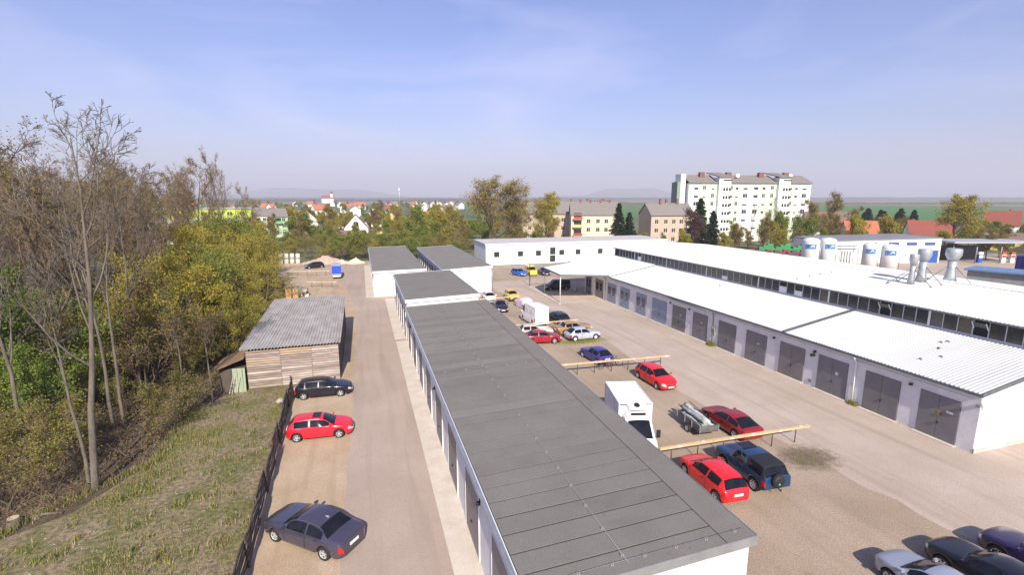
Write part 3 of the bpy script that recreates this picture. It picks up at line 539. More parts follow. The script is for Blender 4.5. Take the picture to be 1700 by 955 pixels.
def car(name, label, kind, loc, heading, color, L=None, rim='five', group=None, cat='car', metal=0.0, rough=.28, bumper=None, top=None, plates=True, mirror=True, seams=True, lights=True, cut=None, plain=False, W=None, H=None):
    s = SPEC[kind]; sc = (L or s['L']); Hs = (H or s['H']) / max(z for _, z in s['zt']); Wd = (W or s['W']) / 2; wn = max(v for _, v in s['w'])
    root = thing(name, label, cat, (*loc, 0.0), R(heading), group)
    wx = [q * sc for q in s['wheels']]; mid = sum(wx) / 2; wR = s['wR']; aR = wR * 1.17
    marks = [0, .004, .01, .02, .985, .993, 1.0] + [v for pr in s['side'] + s['doors'] for v in pr] + list(s['wind']) + list(s['rear'] or ()) + list(s.get('soft') or ())
    xs = set(np.round(np.array(marks) * sc, 4)) | set(np.round(np.linspace(0, sc, 34), 4))
    for c_ in wx: xs |= set(np.round(c_ + aR * np.cos(np.linspace(0, math.pi, 11)), 4))
    xs = np.array(sorted(xs)); keep = [0]
    for i in range(1, len(xs)):
        if xs[i] - xs[keep[-1]] > .012: keep.append(i)
    xs = xs[keep]; xs[-1] = sc; u = xs / sc
    zt = pchip(s['zt'], u) * Hs; zs = np.minimum(pchip(s['zs'], u) * Hs, zt - .004); w = pchip(s['w'], u) * Wd / wn
    sill = s.get('sill', .21); zb = pchip([(0, sill + .12), (.03, sill + .05), (.1, sill), (.9, sill), (.97, sill + .02), (1, sill + .08)], u)
    for c_ in wx:
        dx = np.clip(aR ** 2 - (xs - c_) ** 2, 0, None); zb = np.where(dx > 0, np.maximum(zb, wR + np.sqrt(dx) * .98), zb)
    zb = np.minimum(zb, zs - .06)
    h = zt - zs; q = np.clip(h / (.42 * Hs), 0, 1); q = q * q * (3 - 2 * q); wr = s['wr'] * Wd / .865 if kind not in ('van',) else s['wr'] * Wd / .93
    wt = (1 - q) * w * .88 + q * np.minimum(wr, w * .93); cr = np.minimum(s.get('crown', .055), h * .45); ze = zt - cr
    rows = [(np.zeros_like(zb), zb)]
    for t, f in zip(SIDE_T, SIDE_W): rows.append((w * f, zb + (zs - zb) * t))
    ws = w * .955
    for t in GL_T: rows.append((ws + (wt - ws) * (t ** 1.15), zs + (ze - zs) * t))
    for f in (.86, .5, 0.0): rows.append((wt * f, ze + cr * (1 - f * f)))
    Yr = np.array([a for a, _ in rows]); Zr = np.array([b_ for _, b_ in rows]); nr = len(rows); ns = len(xs)
    pm = paint(color, rough, .35, metal); topm = paint(top, rough, .6, metal) if top else None
    bm = trim_b if (bumper if bumper is not None else s.get('bumper')) else None
    groups = {}
    def put(key, name_, mat, sgn, i, j):
        groups.setdefault(key, (name_, mat, []))[2].append((sgn, i, j))
    inside = lambda v, pr: pr[0] - 1e-4 <= v <= pr[1] + 1e-4
    for i in range(ns - 1):
        um = (u[i] + u[i + 1]) / 2; hm = (h[i] + h[i + 1]) / 2
        for j in range(nr - 1):
            for sgn in (1, -1):
                if j == 0: put('under', 'underbody', under, sgn, i, j); continue
                if not plain:
                    if 7 <= j <= 8 and hm > .05:
                        hit = [n_ for n_, pr in enumerate(s['side']) if inside(um, pr)]
                        if hit: put(('sw', hit[0], sgn), 'side_window', car_glass, sgn, i, j); continue
                    if j >= 10 and inside(um, s['wind']): put('ws', 'windscreen', car_glass, sgn, i, j); continue
                    if j >= 10 and s['rear'] and inside(um, s['rear']): put('rw', 'rear_window', car_glass, sgn, i, j); continue
                    if s.get('soft') and j >= 6 and um < s['soft'][1] and hm > .1: put('soft', 'soft_top', blackp, sgn, i, j); continue
                    if lights and 3 <= j <= 5 and um > 1 - .30 / sc * .9 and j >= 4: put(('hl', sgn), 'headlight', lamp_w, sgn, i, j); continue
                    if lights and 3 <= j <= 4 and um < .20 / sc: put(('tl', sgn), 'tail_light', lamp_r, sgn, i, j); continue
                    if bm and j <= 2 and (um < .30 / sc or um > 1 - .32 / sc): put('b' + str(um < .5), 'bumper', bm, sgn, i, j); continue
                    hit = [n_ for n_, pr in enumerate(s['doors']) if inside(um, pr)]
                    if hit and 2 <= j <= 5: put(('d', hit[0], sgn), 'door', pm, sgn, i, j); continue
                    if topm and j >= 6: put('top', 'roof', topm, sgn, i, j); continue
                put('body', 'body', pm, sgn, i, j)
    objs = {}
    for key, (nm, mat, fl) in groups.items():
        idx = {}; V = []; F = []
        def vi(sg, i, j):
            k = (sg if Yr[j, i] > 1e-6 else 0, i, j)
            if k not in idx: idx[k] = len(V); V.append((xs[i] - mid, sg * Yr[j, i], Zr[j, i]))
            return idx[k]
        for sg, i, j in fl:
            f = [vi(sg, i, j), vi(sg, i + 1, j), vi(sg, i + 1, j + 1), vi(sg, i, j + 1)]
            F.append(f[::-1] if sg > 0 else f)
        b = MB(); b.v = V; b.f = F; b.mi = [0] * len(F); b.sm = [True] * len(F)
        if key == 'body':
            for e, sg_ in ((0, 1), (ns - 1, -1)):
                ring = [(xs[e] - mid, Yr[j, e], Zr[j, e]) for j in range(1, nr)] + [(xs[e] - mid, -Yr[j, e], Zr[j, e]) for j in range(nr - 2, 0, -1)]
                b.add(ring, [tuple(range(len(ring)))[::sg_]])
        o = b.build(nm, mat, root, True); o.data.set_sharp_from_angle(angle=R(42)); objs[key] = o
    body = objs['body']
    for n_, c_ in enumerate(wx):
        yy = np.interp(c_, xs, w) - .135
        for sd_ in (1, -1): add_wheel(root, c_ - mid, sd_ * yy, wR, sd_, rim, random.uniform(0, 1.2), .36)
    if not plain:
        if plates:
            e = MB(); e.box(-mid - .035, -.26, .62 * Hs, -mid - .004, .26, .62 * Hs + .12); e.build('number_plate', plate_m, root, True)
            e = MB(); e.box(sc - mid + .002, -.26, .36, sc - mid + .03, .26, .47); e.build('number_plate', plate_m, root, True)
        g_ = MB(); g_.box(sc - mid - .06, -.36, .52 * Hs, sc - mid + .012, .36, .60 * Hs); g_.build('grille', trim_b, root, True)
        if mirror:
            xm = s['wind'][1] * sc - mid - .22
            for sd_ in (1, -1):
                y_ = np.interp(xm + mid, xs, w); z_ = np.interp(xm + mid, xs, zs) + .06; e = MB(); y0_, y1_ = sorted((sd_ * (y_ - .02), sd_ * (y_ + .17)))
                e.hexa([(xm - .05, y0_, z_), (xm + .05, y0_, z_), (xm + .05, y1_, z_ + .02), (xm - .05, y1_, z_ + .02), (xm - .05, y0_, z_ + .12), (xm + .03, y0_, z_ + .12), (xm + .03, y1_, z_ + .13), (xm - .05, y1_, z_ + .13)]); e.build('mirror', pm if not bm else trim_b, root, True)
        for n_, (d0, d1) in enumerate(s['doors']):
            for sd_ in (1, -1):
                xh = d0 * sc - mid + .12; y_ = np.interp(xh + mid, xs, w); z_ = np.interp(xh + mid, xs, zs) - .09; y0_, y1_ = sorted((sd_ * (y_ * .985), sd_ * (y_ + .03))); e = MB(); e.box(xh, y0_, z_, xh + .16, y1_, z_ + .03); e.build('handle', trim_b, objs.get(('d', n_, sd_), root), True)
        if seams:
            for v in sorted({q_ for pr in s['doors'] for q_ in pr}):
                i = int(np.argmin(abs(xs - v * sc)))
                for sd_ in (1, -1):
                    pts = [(xs[i] - mid, sd_ * (Yr[j, i] + .003), Zr[j, i]) for j in range(2, 7)]
                    e = MB(); e.add([(p[0] + d_, p[1], p[2]) for p in pts for d_ in (-.009, .009)], [(2 * k, 2 * k + 1, 2 * k + 3, 2 * k + 2) for k in range(4)]); e.build('door_seam', dark, body, True)
    root['half'] = sc / 2
    return root, dict(xs=xs, mid=mid, L=sc, Hs=Hs, w=w, zt=zt, zs=zs)
RED = (0.62, 0.012, 0.014); rnd_keep = random.seed(4)
SALOON = 'cars parked along the garage driveway'
PARK = 'cars parked in rows in the yard'
FARP = 'cars parked at the far end of the yard'
car('parked_car', 'black five-door hatchback parked in front of the plank shed', 'hatch5', (-3.62, 39.45), -2, (0.008, 0.008, 0.016), L=4.25, H=1.43, group=SALOON)
c, k = car('parked_car', 'bright red three-door hatchback beside the rail fence', 'hatch', (-3.36, 32.38), -3.2, (0.66, 0.012, 0.03), L=4.05, H=1.43, group=SALOON, bumper=None)
b = MB(); b.box(-.35, -.38, 1.405, .15, .38, 1.432); b.build('sunroof', car_glass, c, True)
c, k = car('parked_car', 'dark grey four-door saloon seen from behind, nose at the rail fence', 'sedan', (-2.86, 21.72), 139.5, (0.085, 0.08, 0.12), rim='five', group=SALOON, metal=0.5, rough=.18)
b = MB(); b.hexa([(-1.02, -.03, 1.40), (-.82, -.03, 1.43), (-.82, .03, 1.43), (-1.02, .03, 1.40), (-1.0, -.01, 1.47), (-.98, -.01, 1.47), (-.98, .01, 1.47), (-1.0, .01, 1.47)]); b.build('aerial_fin', paint((0.3, 0.3, 0.34)), c, True)
car('parked_car', 'red hatchback facing the camera beside the pole barrier', 'hatch5', (23.05, 33.95), -88, RED, L=4.2, H=1.44, group=PARK)
car('parked_car', 'bright red three-door hatchback half hidden by the nearest garage roof', 'hatch', (17.5, 19.95), 87.5, (0.68, 0.014, 0.02), L=4.15, H=1.43, W=1.76, group=PARK)
car('parked_car', 'dark red coupe with black rear window beside the loaded trailer', 'coupe', (23.2, 25.25), 90, (0.24, 0.008, 0.012), group=PARK)
suv, k = car('parked_car', 'dark blue off-roader with black soft top and spare wheel on its tail', 'suv', (20.1, 20.05), 88, (0.007, 0.036, 0.10), rim='seven', group=PARK, L=4.1)
w_ = bpy.data.objects.new('spare_wheel', None); col.objects.link(w_); w_.parent = suv; w_.location = (-k['mid'] - .12, .12, .98); w_.rotation_euler = (0, 0, R(90)); w_.scale = (.36, .34, .36)
link('tyre', WHEEL['five'][0], w_); cv = MB(); cv.lathe([(.9, .25), (.9, .34), (.8, .38), (.1, .40)], 18, axis='y'); link('cover', cv.mesh('cover', blackp), w_)
b = MB(); b.lathe([(.15, .42), (.14, .425)], 10, axis='y', c=(.1, 0, -.3)); link('emblem', b.mesh('emblem', M('teal_print', (0.05, 0.45, 0.42))), w_)
b = MB(); b.box(.1, -.42, 1.695, .75, .42, 1.725); b.build('sunroof', car_glass, suv, True)
b = MB(); b.tube([(-k['mid'] - .02, 0, .5), (-k['mid'] - .22, 0, .45), (-k['mid'] - .24, 0, .56)], .03, 6); b.build('tow_hitch', blackp, suv, True)
car('parked_car', 'pale silver old small hatchback on the grassy patch', 'oldhatch', (22.8, 47.75), 2.5, (0.46, 0.49, 0.56), rim='cap', group=PARK, metal=.2)
car('parked_car', 'maroon saloon nearest the garage roof edge in the mid-yard row', 'sedan', (17.95, 47.85), -9, (0.27, 0.010, 0.022), L=4.35, H=1.40, W=1.7, group=PARK)
car('parked_car', 'brown-gold old saloon with cream pillars behind the silver hatchback', 'old', (22.75, 50.35), 4, (0.36, 0.23, 0.10), rim='cap', group=PARK, metal=.2)
car('parked_car', 'old two-tone saloon with white rear and brown bonnet behind the maroon one', 'old', (17.9, 50.45), -6, (0.55, 0.47, 0.40), rim='cap', group=PARK)
van, k = car('parked_van', 'white panel van with high roof in the middle of the yard', 'van', (20.05, 56.2), 95, (0.80, 0.80, 0.80), group=None, cat='van', rim='cap', L=4.9, H=2.5)
for sd_ in (1, -1):
    for x_ in (-1.75, -.55):
        b = MB(); y0_, y1_ = sorted((sd_ * .905, sd_ * .935)); b.box(x_, y0_, 1.35, x_ + 1.0, y1_, 2.0); b.build('side_panel', paint((0.72, 0.72, 0.74)), van, True)
car('parked_car', 'black estate parked beside the white panel van', 'hatch5', (23.0, 55.6), 94, (0.012, 0.013, 0.02), L=4.5, group=PARK)
car('parked_car', 'black convertible facing the camera near the far pole barrier', 'sedan', (17.9, 64.1), -94, (0.010, 0.010, 0.022), L=4.3, H=1.36, W=1.72, group=PARK, lights=True)
car('parked_car', 'white small hatchback behind the black convertible', 'hatch', (17.85, 70.2), -92, (0.78, 0.78, 0.78), L=3.7, H=1.5, W=1.62, group=PARK)
car('parked_car', 'yellow small hatchback beside the covered car', 'hatch', (21.5, 70.6), -88, (0.62, 0.46, 0.05), L=3.7, H=1.5, W=1.64, group=PARK)
car('parked_car', 'navy blue old hatchback with a bicycle leaning behind it', 'oldhatch', (20.95, 40.75), 97, (0.035, 0.035, 0.22), rim='cap', group=PARK, L=3.75)
car('parked_car', 'bright blue small hatchback beside the yellow delivery car', 'hatch', (29.9, 93.0), -72, (0.02, 0.12, 0.50), L=3.9, group=FARP)
car('parked_van', 'yellow delivery car between blue and black cars', 'wagonvan', (32.5, 93.1), -92, (0.78, 0.60, 0.03), cat='van', group=None)
car('parked_car', 'black saloon at the end of the far trio of cars', 'sedan', (35.2, 92.6), -95, (0.012, 0.012, 0.022), L=4.4, group=FARP)
car('parked_van', 'black people carrier in the shade under the canopy', 'wagonvan', (31.3, 76.2), 178, (0.010, 0.010, 0.011), cat='van', L=4.5)
car('parked_car', 'black car in front of the rubble heap at the far end', 'hatch', (-10.6, 116.4), 200, (0.010, 0.012, 0.012), L=4.2, group=None)
car('parked_car', 'silver blue car at the bottom edge, first of the dark trio beside it', 'hatch5', (20.45, 10.75), 90.5, (0.36, 0.39, 0.45), L=4.2, H=1.48, group='cars cut by the lower edge of the photo', metal=.3)
car('parked_car', 'black car beside the silver blue one at the bottom edge', 'sedan', (23.35, 10.55), 90.5, (0.006, 0.006, 0.010), L=4.6, H=1.45, group='cars cut by the lower edge of the photo')
car('parked_car', 'dark violet car in the bottom right corner', 'sedan', (26.3, 10.3), 91, (0.022, 0.012, 0.06), L=4.6, H=1.48, group='cars cut by the lower edge of the photo')
car('parked_car', 'red car just touching the bottom edge beside the silver blue one', 'hatch', (17.5, 10.0), 90, (0.5, 0.03, 0.02), L=4.0, group='cars cut by the lower edge of the photo')

# ---- covered car: a car-shaped cloth with folds
def covered_car(loc, heading):
    rr = random.Random(8); root = thing('covered_car', 'car under a pale lilac dust cover behind the white van', 'covered car', (*loc, 0), R(heading))
    cl = M('lilac_cover', (0.60, 0.47, 0.60), (0.68, 0.56, 0.66), 2.2, 0.8, 0.4, 8)
    L_, ns, nr = 4.3, 30, 17; V = []; F = []
    for i in range(ns):
        u_ = i / (ns - 1); zt_ = pchip(SPEC['sedan']['zt'], min(max(u_, .004), .996)) * .97; w_ = .9 * (1 - .25 * abs(2 * u_ - 1) ** 5)
        for j in range(nr):
            a = math.pi * j / (nr - 1); y = w_ * math.copysign(min(1, abs(math.cos(a)) ** .55), math.cos(a)); z = zt_ * min(1, math.sin(a) ** .5 * 1.02) if 0 < j < nr - 1 else .06
            z += .02 * math.sin(9 * u_ + j) * (z > .3); y += .03 * math.sin(23 * u_ + 1.3 * j) * (z < .8)
            V.append(((u_ - .5) * L_ * (1 + .02 * math.sin(j)), y, max(.04, z)))
    for i in range(ns - 1):
        for j in range(nr - 1): F.append((i * nr + j, i * nr + j + 1, (i + 1) * nr + j + 1, (i + 1) * nr + j))
    b = MB(); b.v = V; b.f = F; b.mi = [0] * len(F); b.sm = [True] * len(F); b.f.append(list(range(nr))[::-1]); b.f.append([(ns - 1) * nr + j for j in range(nr)]); b.mi += [0, 0]; b.sm += [False, False]
    b.build('cloth', cl, root, True)
    for x_ in (-1.3, 1.35):
        for sd_ in (1, -1): add_wheel(root, x_, sd_ * .80, .31, sd_, 'cap', 0, .3)
covered_car((21.75, 65.0), 97)

# ---- box truck
def box_truck():
    root = thing('box_truck', 'white refrigerated box truck facing the camera between the garages and the trailer', 'truck', (16.03, 26.55, 0), R(-104.5))
    wp = paint((0.80, 0.80, 0.80)); gw = M('truck_box_panel', (0.78, 0.78, 0.79), (0.70, 0.70, 0.73), .8, .5)
    b = MB(); b.box(-1.85, -1.03, .75, 1.75, 1.03, 2.92); bx = b.build('box', gw, root, True)
    b = MB()
    for y in (-1.03, 1.03):
        for z in (.75, 2.92): b.bar((-1.87, y, z), (1.77, y, z), .06, .06)
    for x in (-1.85, 1.75):
        for y in (-1.03, 1.03): b.bar((x, y, .75), (x, y, 2.92), .055, .055)
        b.bar((x, -1.03, 2.92), (x, 1.03, 2.92), .058, .058)
    b.build('edge_profile', paint((0.62, 0.64, 0.68)), bx, True)
    b = MB(); b.box(-.3, -1.055, .9, .6, -1.032, 2.75); b.box(-.3, 1.032, .9, .6, 1.055, 2.75); b.build('side_door', gw, bx, True)
    # cab as a short loft
    u = np.array([0, .03, .25, .38, .44, .77, .82, .93, .98, 1]); zt = np.array([2.05, 2.3, 2.32, 2.29, 2.2, 1.32, 1.24, 1.10, .92, .72]); zs = np.array([1.15, 1.2, 1.22, 1.21, 1.2, 1.15, 1.1, .96, .8, .62]); w = np.array([.93, .95, .96, .96, .96, .95, .93, .88, .8, .66]); Lc = 2.3; x0 = 1.45
    uu = np.unique(np.concatenate([np.linspace(0, 1, 26), u, [.45, .76, .14, .60]])); zt_ = pchip(list(zip(u, zt)), uu); zs_ = pchip(list(zip(u, zs)), uu); w_ = pchip(list(zip(u, w)), uu); wx = 1.5; aR = .40
    zb = np.full(len(uu), .32); d2 = np.clip(aR ** 2 - (uu * Lc - 1.45) ** 2, 0, None); zb = np.where(d2 > 0, .34 + np.sqrt(d2), zb)
    hh = zt_ - zs_; q = np.clip(hh / .8, 0, 1); wt = (1 - q) * w_ * .9 + q * .78; cr = np.minimum(.06, hh * .4); ze = zt_ - cr
    rows = [(w_ * f, zb + (zs_ - zb) * t) for t, f in ((0, .95), (.3, 1), (.7, 1), (1, .97))] + [(w_ * .97 + (wt - w_ * .97) * t, zs_ + (ze - zs_) * t) for t in (.06, .88, 1)] + [(wt * f, ze + cr * (1 - f * f)) for f in (.85, .45, 0)]
    parts = {}
    for i in range(len(uu) - 1):
        um = (uu[i] + uu[i + 1]) / 2
        for j in range(len(rows) - 1):
            for sg in (1, -1):
                nm = 'cab'
                if j == 4 and .14 < um < .74: nm = 'side_window' + str(sg)
                elif j >= 7 and .45 < um < .76: nm = 'windscreen'
                elif j in (1, 2) and um > .93: nm = 'headlight' + str(sg)
                P = [(x0 + uu[a] * Lc, sg * rows[b_][0][a], rows[b_][1][a]) for a, b_ in ((i, j), (i + 1, j), (i + 1, j + 1), (i, j + 1))]
                parts.setdefault(nm, MB()).add(P[::-1] if sg > 0 else P, [(0, 1, 2, 3)])
    e = len(uu) - 1; ring = [(x0 + Lc, r_[0][e], r_[1][e]) for r_ in rows] + [(x0 + Lc, -r_[0][e], r_[1][e]) for r_ in rows[::-1][1:]]; parts['cab'].add(ring, [tuple(range(len(ring)))[::-1]])
    for nm, mb in parts.items(): mb.build(nm.rstrip('-1'), {'c': wp, 's': car_glass, 'w': car_glass, 'h': lamp_w}[nm[0]], root, True)
    b = MB(); b.hexa([(x0 + .1, -.8, 2.3), (x0 + .95, -.7, 2.28), (x0 + .95, .7, 2.28), (x0 + .1, .8, 2.3), (x0 + .25, -.75, 2.75), (x0 + .5, -.62, 2.62), (x0 + .5, .62, 2.62), (x0 + .25, .75, 2.75)]); b.build('air_deflector', wp, root, True)
    b = MB(); b.hexa([(x0 + .31, -.62, 2.45), (x0 + .92, -.55, 2.42), (x0 + .92, .55, 2.42), (x0 + .31, .62, 2.45), (x0 + .35, -.58, 2.98), (x0 + .74, -.5, 2.84), (x0 + .74, .5, 2.84), (x0 + .35, .58, 2.98)]); cu = b.build('cooling_unit', wp, root, True)
    b = MB(); b.lathe([(.19, 0), (.17, .03)], 16); b.v = [(p[0] + x0 + .55, p[1], p[2] + 2.92 - (p[0]) * .35) for p in b.v]; b.build('fan', blackp, cu, True)
    b = MB(); b.box(x0 + .93, -.45, 2.44, x0 + .955, .45, 2.60); b.build('grille', blackp, cu, True)
    b = MB(); b.box(x0 + .70, -.5, 2.62, x0 + .86, .5, 2.655); b.v = [(p[0], p[1], p[2] + .06) for p in b.v]; b.build('slot', trim_b, cu, True)
    b = MB(); b.bar((1.78, -1.0, 2.86), (1.78, 1.0, 2.86), .03, .04); b.build('shadow_gap_strip', trim_b, bx, True)  # dark strip standing in for the shadow gap behind the cooling unit
    b = MB(); b.box(x0 + 1.9, -.35, 1.14, x0 + 2.06, .35, 1.2); b.build('bonnet_vent', blackp, root, True)
    for sd_ in (1, -1):
        b = MB(); y0_, y1_ = sorted((sd_ * .98, sd_ * 1.2)); b.box(x0 + 1.45, y0_, 1.25, x0 + 1.55, y1_, 1.72); b.build('mirror', blackp, root, True)
    b = MB(); b.box(-1.85, -.45, .45, 1.6, .45, .72); b.build('chassis', under, root, True)
    b = MB(); b.box(x0 + Lc - .12, -.8, .3, x0 + Lc + .05, .8, .62); b.build('bumper', trim_b, root, True)
    b = MB(); b.box(x0 + Lc + .052, -.26, .42, x0 + Lc + .07, .26, .53); b.build('number_plate', plate_m, root, True)
    for x_ in (-1.0, x0 + 1.45):
        for sd_ in (1, -1): add_wheel(root, x_, sd_ * .86, .34, sd_, 'cap', 0, .34)
box_truck()

# ---- flat trailer loaded with rolled tarpaulins
tr = thing('utility_trailer', 'grey box trailer heaped with rolled tarps beside the dark red coupe', 'trailer', (20.9, 25.7, 0), R(86))
tm = M('trailer_grey', (0.075, 0.078, 0.075), (0.14, 0.14, 0.14), 3, .6)
b = MB(); b.box(-1.3, -.66, .45, 1.3, .66, .53); b.build('floor', tm, tr, True)
for (a, c_) in (((-1.3, -.66, .53), (1.3, -.62, .92)), ((-1.3, .62, .53), (1.3, .66, .92)), ((-1.34, -.66, .53), (-1.302, .66, .92)), ((1.302, -.66, .53), (1.34, .66, .92))):
    b = MB(); b.box(*a, *c_); b.build('side_board', tm, tr, True)
b = MB()
for x in (-1.32, -.4, .4, 1.32):
    for y in (-.68, .68): b.bar((x, y, .46), (x, y, .95), .05, .04)
b.build('side_post', steel, tr, True)
b = MB(); b.bar((1.34, -.3, .45), (2.3, 0, .45), .06, .08); b.bar((1.34, .3, .45), (2.3, 0, .45), .06, .08); b.build('drawbar', steel, tr, True)
b = MB(); b.tube([(2.25, .12, .48), (2.25, .12, .0)], .03, 6); b.lathe([(.1, .0), (.1, .04)], 10, c=(2.25, .12, 0)); b.build('jockey_leg', steel, tr, True)
for sd_ in (1, -1): add_wheel(tr, -.15, sd_ * .78, .29, sd_, 'cap', 0, .26)
for (y, z, r_, mm, tl, x0_, x1_) in ((-.35, .72, .17, (0.5, 0.5, 0.52), .0, -1.2, 1.25), (0.02, .75, .19, (0.05, 0.32, 0.28), .06, -1.0, 1.1), (.36, .74, .2, (0.55, 0.56, 0.58), -.05, -1.25, 1.2), (-.12, 1.02, .16, (0.62, 0.62, 0.62), .05, -1.1, 1.7), (.24, 1.05, .14, (0.38, 0.42, 0.40), .0, -1.3, 1.5)):
    t = thing('tarp_roll', {0: 'lowest pale rolled tarp', 1: 'teal green rolled tarp', 2: 'grey rolled tarp', 3: 'white rolled tarp on top', 4: 'grey-green rolled tarp on top'}[[-.35, .02, .36, -.12, .24].index(y)] + ' in the box trailer', 'tarp', tr.matrix_basis @ Vector((0, 0, 0)), R(86), 'rolled tarps in the trailer')
    t.location = (20.9, 25.7, 0); b = MB(); rr = random.Random(int(y * 100)); b.tube([(x0_ + (x1_ - x0_) * i / 8, y + rr.uniform(-.04, .04), z + rr.uniform(-.02, .03) + tl * i / 8) for i in range(9)], [r_ * rr.uniform(.75, 1.1) for i in range(9)], 9); b.build('roll', M('tarp_%d' % int(y * 100 + z * 10), mm, tuple(v * .6 for v in mm), 3, .7, .5, 12), t, True)
b = MB(); b.tube([(-1.3, -.5, .95), (1.75, -.45, 1.25)], .025, 5); b.tube([(-1.3, .5, .95), (1.6, .45, 1.2)], .025, 5); b.build('load_bar', blackp, tr, True)

# ---- lorry body with blue tarpaulin
bt = thing('tarpaulin_trailer', 'trailer with blue tarpaulin cover on the sandy back yard', 'trailer', (-5.2, 101.2, 0), R(92))
blue = M('blue_tarpaulin', (0.012, 0.06, 0.52), (0.015, 0.08, 0.62), 1.2, .5, .2, 6); tgrey = M('grey_tarpaulin_top', (0.35, 0.37, 0.42), (0.42, 0.44, 0.5), 1, .6)
b = MB(); b.box(-2.5, -.82, 1.0, 2.5, .82, 2.6); b.build('tarpaulin', blue, bt, True)
b = MB(); b.box(-2.52, -.84, 2.602, 2.52, .84, 2.68); b.build('tarpaulin_top', tgrey, bt, True)
b = MB(); b.box(-2.52, -.84, .6, 2.52, .84, .998); b.build('side_board', steel, bt, True)
b = MB(); b.box(-2.56, -.7, .45, -2.48, .7, .6); b.build('tail_bar', whitetrim, bt, True)
for x_ in (-.5, .3):
    for sd_ in (1, -1): add_wheel(bt, x_, sd_ * .72, .33, sd_, 'cap', 0, .28)
b = MB(); b.bar((2.5, 0, .6), (3.7, 0, .55), .1, .1); b.build('drawbar', steel, bt, True)
# ---- bicycles
def bicycle(loc, rz, lean, label, c_):
    t = thing('bicycle', label, 'bicycle', (*loc, 0), R(rz), 'bicycles leaning behind the navy hatchback'); t.rotation_euler.x = R(lean)
    fm = M('bike_frame_' + c_[0], c_[1], rough=.35)
    for x in (-.52, .52):
        w = bpy.data.objects.new('wheel', None); col.objects.link(w); w.parent = t; w.location = (x, 0, .34)
        b = MB(); n = 24; b.tube([(.33 * math.cos(2 * math.pi * k / n), 0, .33 * math.sin(2 * math.pi * k / n)) for k in range(n + 1)], .02, 6, caps=False); b.build('tyre', rubber, w, True)
        b = MB()
        for k in range(10): a = math.pi * k / 10; b.bar((-.32 * math.cos(a), 0, -.32 * math.sin(a)), (.32 * math.cos(a), 0, .32 * math.sin(a)), .005, .005)
        b.build('spokes', steel, w, True)
    b = MB()
    for p, q in (((-.52, 0, .34), (-.12, 0, .30)), ((-.12, 0, .30), (-.22, 0, .78)), ((-.22, 0, .74), (.38, 0, .80)), ((-.12, 0, .30), (.40, 0, .72)), ((-.52, 0, .34), (-.21, 0, .72)), ((.52, 0, .34), (.38, 0, .90))): b.tube([p, q], .018, 6)
    b.build('frame', fm, t, True)
    b = MB(); b.hexa([(-.36, -.07, .86), (-.1, -.03, .87), (-.1, .03, .87), (-.36, .07, .86), (-.36, -.07, .90), (-.1, -.02, .90), (-.1, .02, .90), (-.36, .07, .90)]); b.tube([(-.22, 0, .78), (-.22, 0, .86)], .014, 5); b.build('saddle', blackp, t, True)
    b = MB(); b.tube([(.3, -.28, .98), (.36, -.1, 1.0), (.37, 0, .92), (.36, .1, 1.0), (.3, .28, .98)], .014, 5); b.build('handlebar', steel, t, True)
bicycle((20.75, 38.35), 12, -8, 'bicycle with dark red frame leaning behind the navy hatchback', ('red', (0.16, 0.01, 0.015)))
bicycle((21.75, 38.75), 160, 8, 'black bicycle standing behind the red-framed bicycle', ('black', (0.02, 0.02, 0.03)))

# ---- timber pole barriers between the parking rows
pole_w = M('barrier_timber', (0.50, 0.32, 0.16), (0.62, 0.44, 0.25), 2.5, .8, .25, 20, stretch=(.3, 2, 2)); post_m = M('barrier_post', (0.05, 0.05, 0.045), rough=.7)
def barrier(p, q, label, posts, zr=.95, mat=None, group='timber barriers between parking rows'):
    p, q = Vector((*p, 0)), Vector((*q, 0)); d = (q - p); Ln = d.length; t = thing('parking_barrier', label, 'barrier', p, math.atan2(d.y, d.x), group)
    n = max(2, round(Ln / 3.2))
    for k in range(n):
        a, c_ = Ln * k / n, Ln * (k + 1) / n; o_ = .004 * (k % 2)
        b = MB(); b.box(a + .01, -.10, zr + .0 + o_, c_ - .01, -.005, zr + .13 + o_); b.build('rail', mat or pole_w, t, True)
        b = MB(); b.box(a + .01, .005, zr - .02 + o_, c_ - .01, .10, zr + .11 + o_); b.build('rail', mat or pole_w, t, True)
    for k in range(posts):
        x = Ln * (k + .45) / posts; b = MB(); b.tube([(x, 0, 0), (x, 0, zr - .025)], .035, 6); b.build('post', post_m, t, True)
        b = MB(); b.box(x - .14 + .5, -.125, zr + .02, x + .14 + .5, -.104, zr + .12) if k % 2 == 0 else b.box(x + .2, -.122, zr + .135, x + .42, -.0, zr + .142); b.build('number_tag', notice, t, True)
barrier((15.9, 22.6), (26.75, 22.35), 'timber pole barrier in front of the blue off-roader', 6)
barrier((15.2, 37.8), (26.65, 37.2), 'timber pole barrier behind the navy hatchback and bicycles', 7)
barrier((15.9, 51.9), (24.3, 52.2), 'timber pole barrier between the white van and old saloons', 5)
barrier((15.7, 67.4), (22.1, 67.9), 'timber pole barrier in front of the white and yellow hatchbacks', 4)
paleb = M('pale_barrier', (0.52, 0.42, 0.30), (0.45, 0.36, 0.26), 3, .8)
barrier((-15.4, 105.6), (-6.5, 104.4), 'thin pale barrier beside the blue tarpaulin trailer', 5, .85, paleb, 'thin pale barriers on the back yard')
barrier((-9.7, 91.2), (-4.6, 89.6), 'thin pale barrier in front of the blue tarpaulin trailer', 3, .85, paleb, 'thin pale barriers on the back yard')
barrier((-19.3, 118.5), (-5.0, 116.8), 'thin pale barrier behind the far black car', 6, .85, paleb, 'thin pale barriers on the back yard')
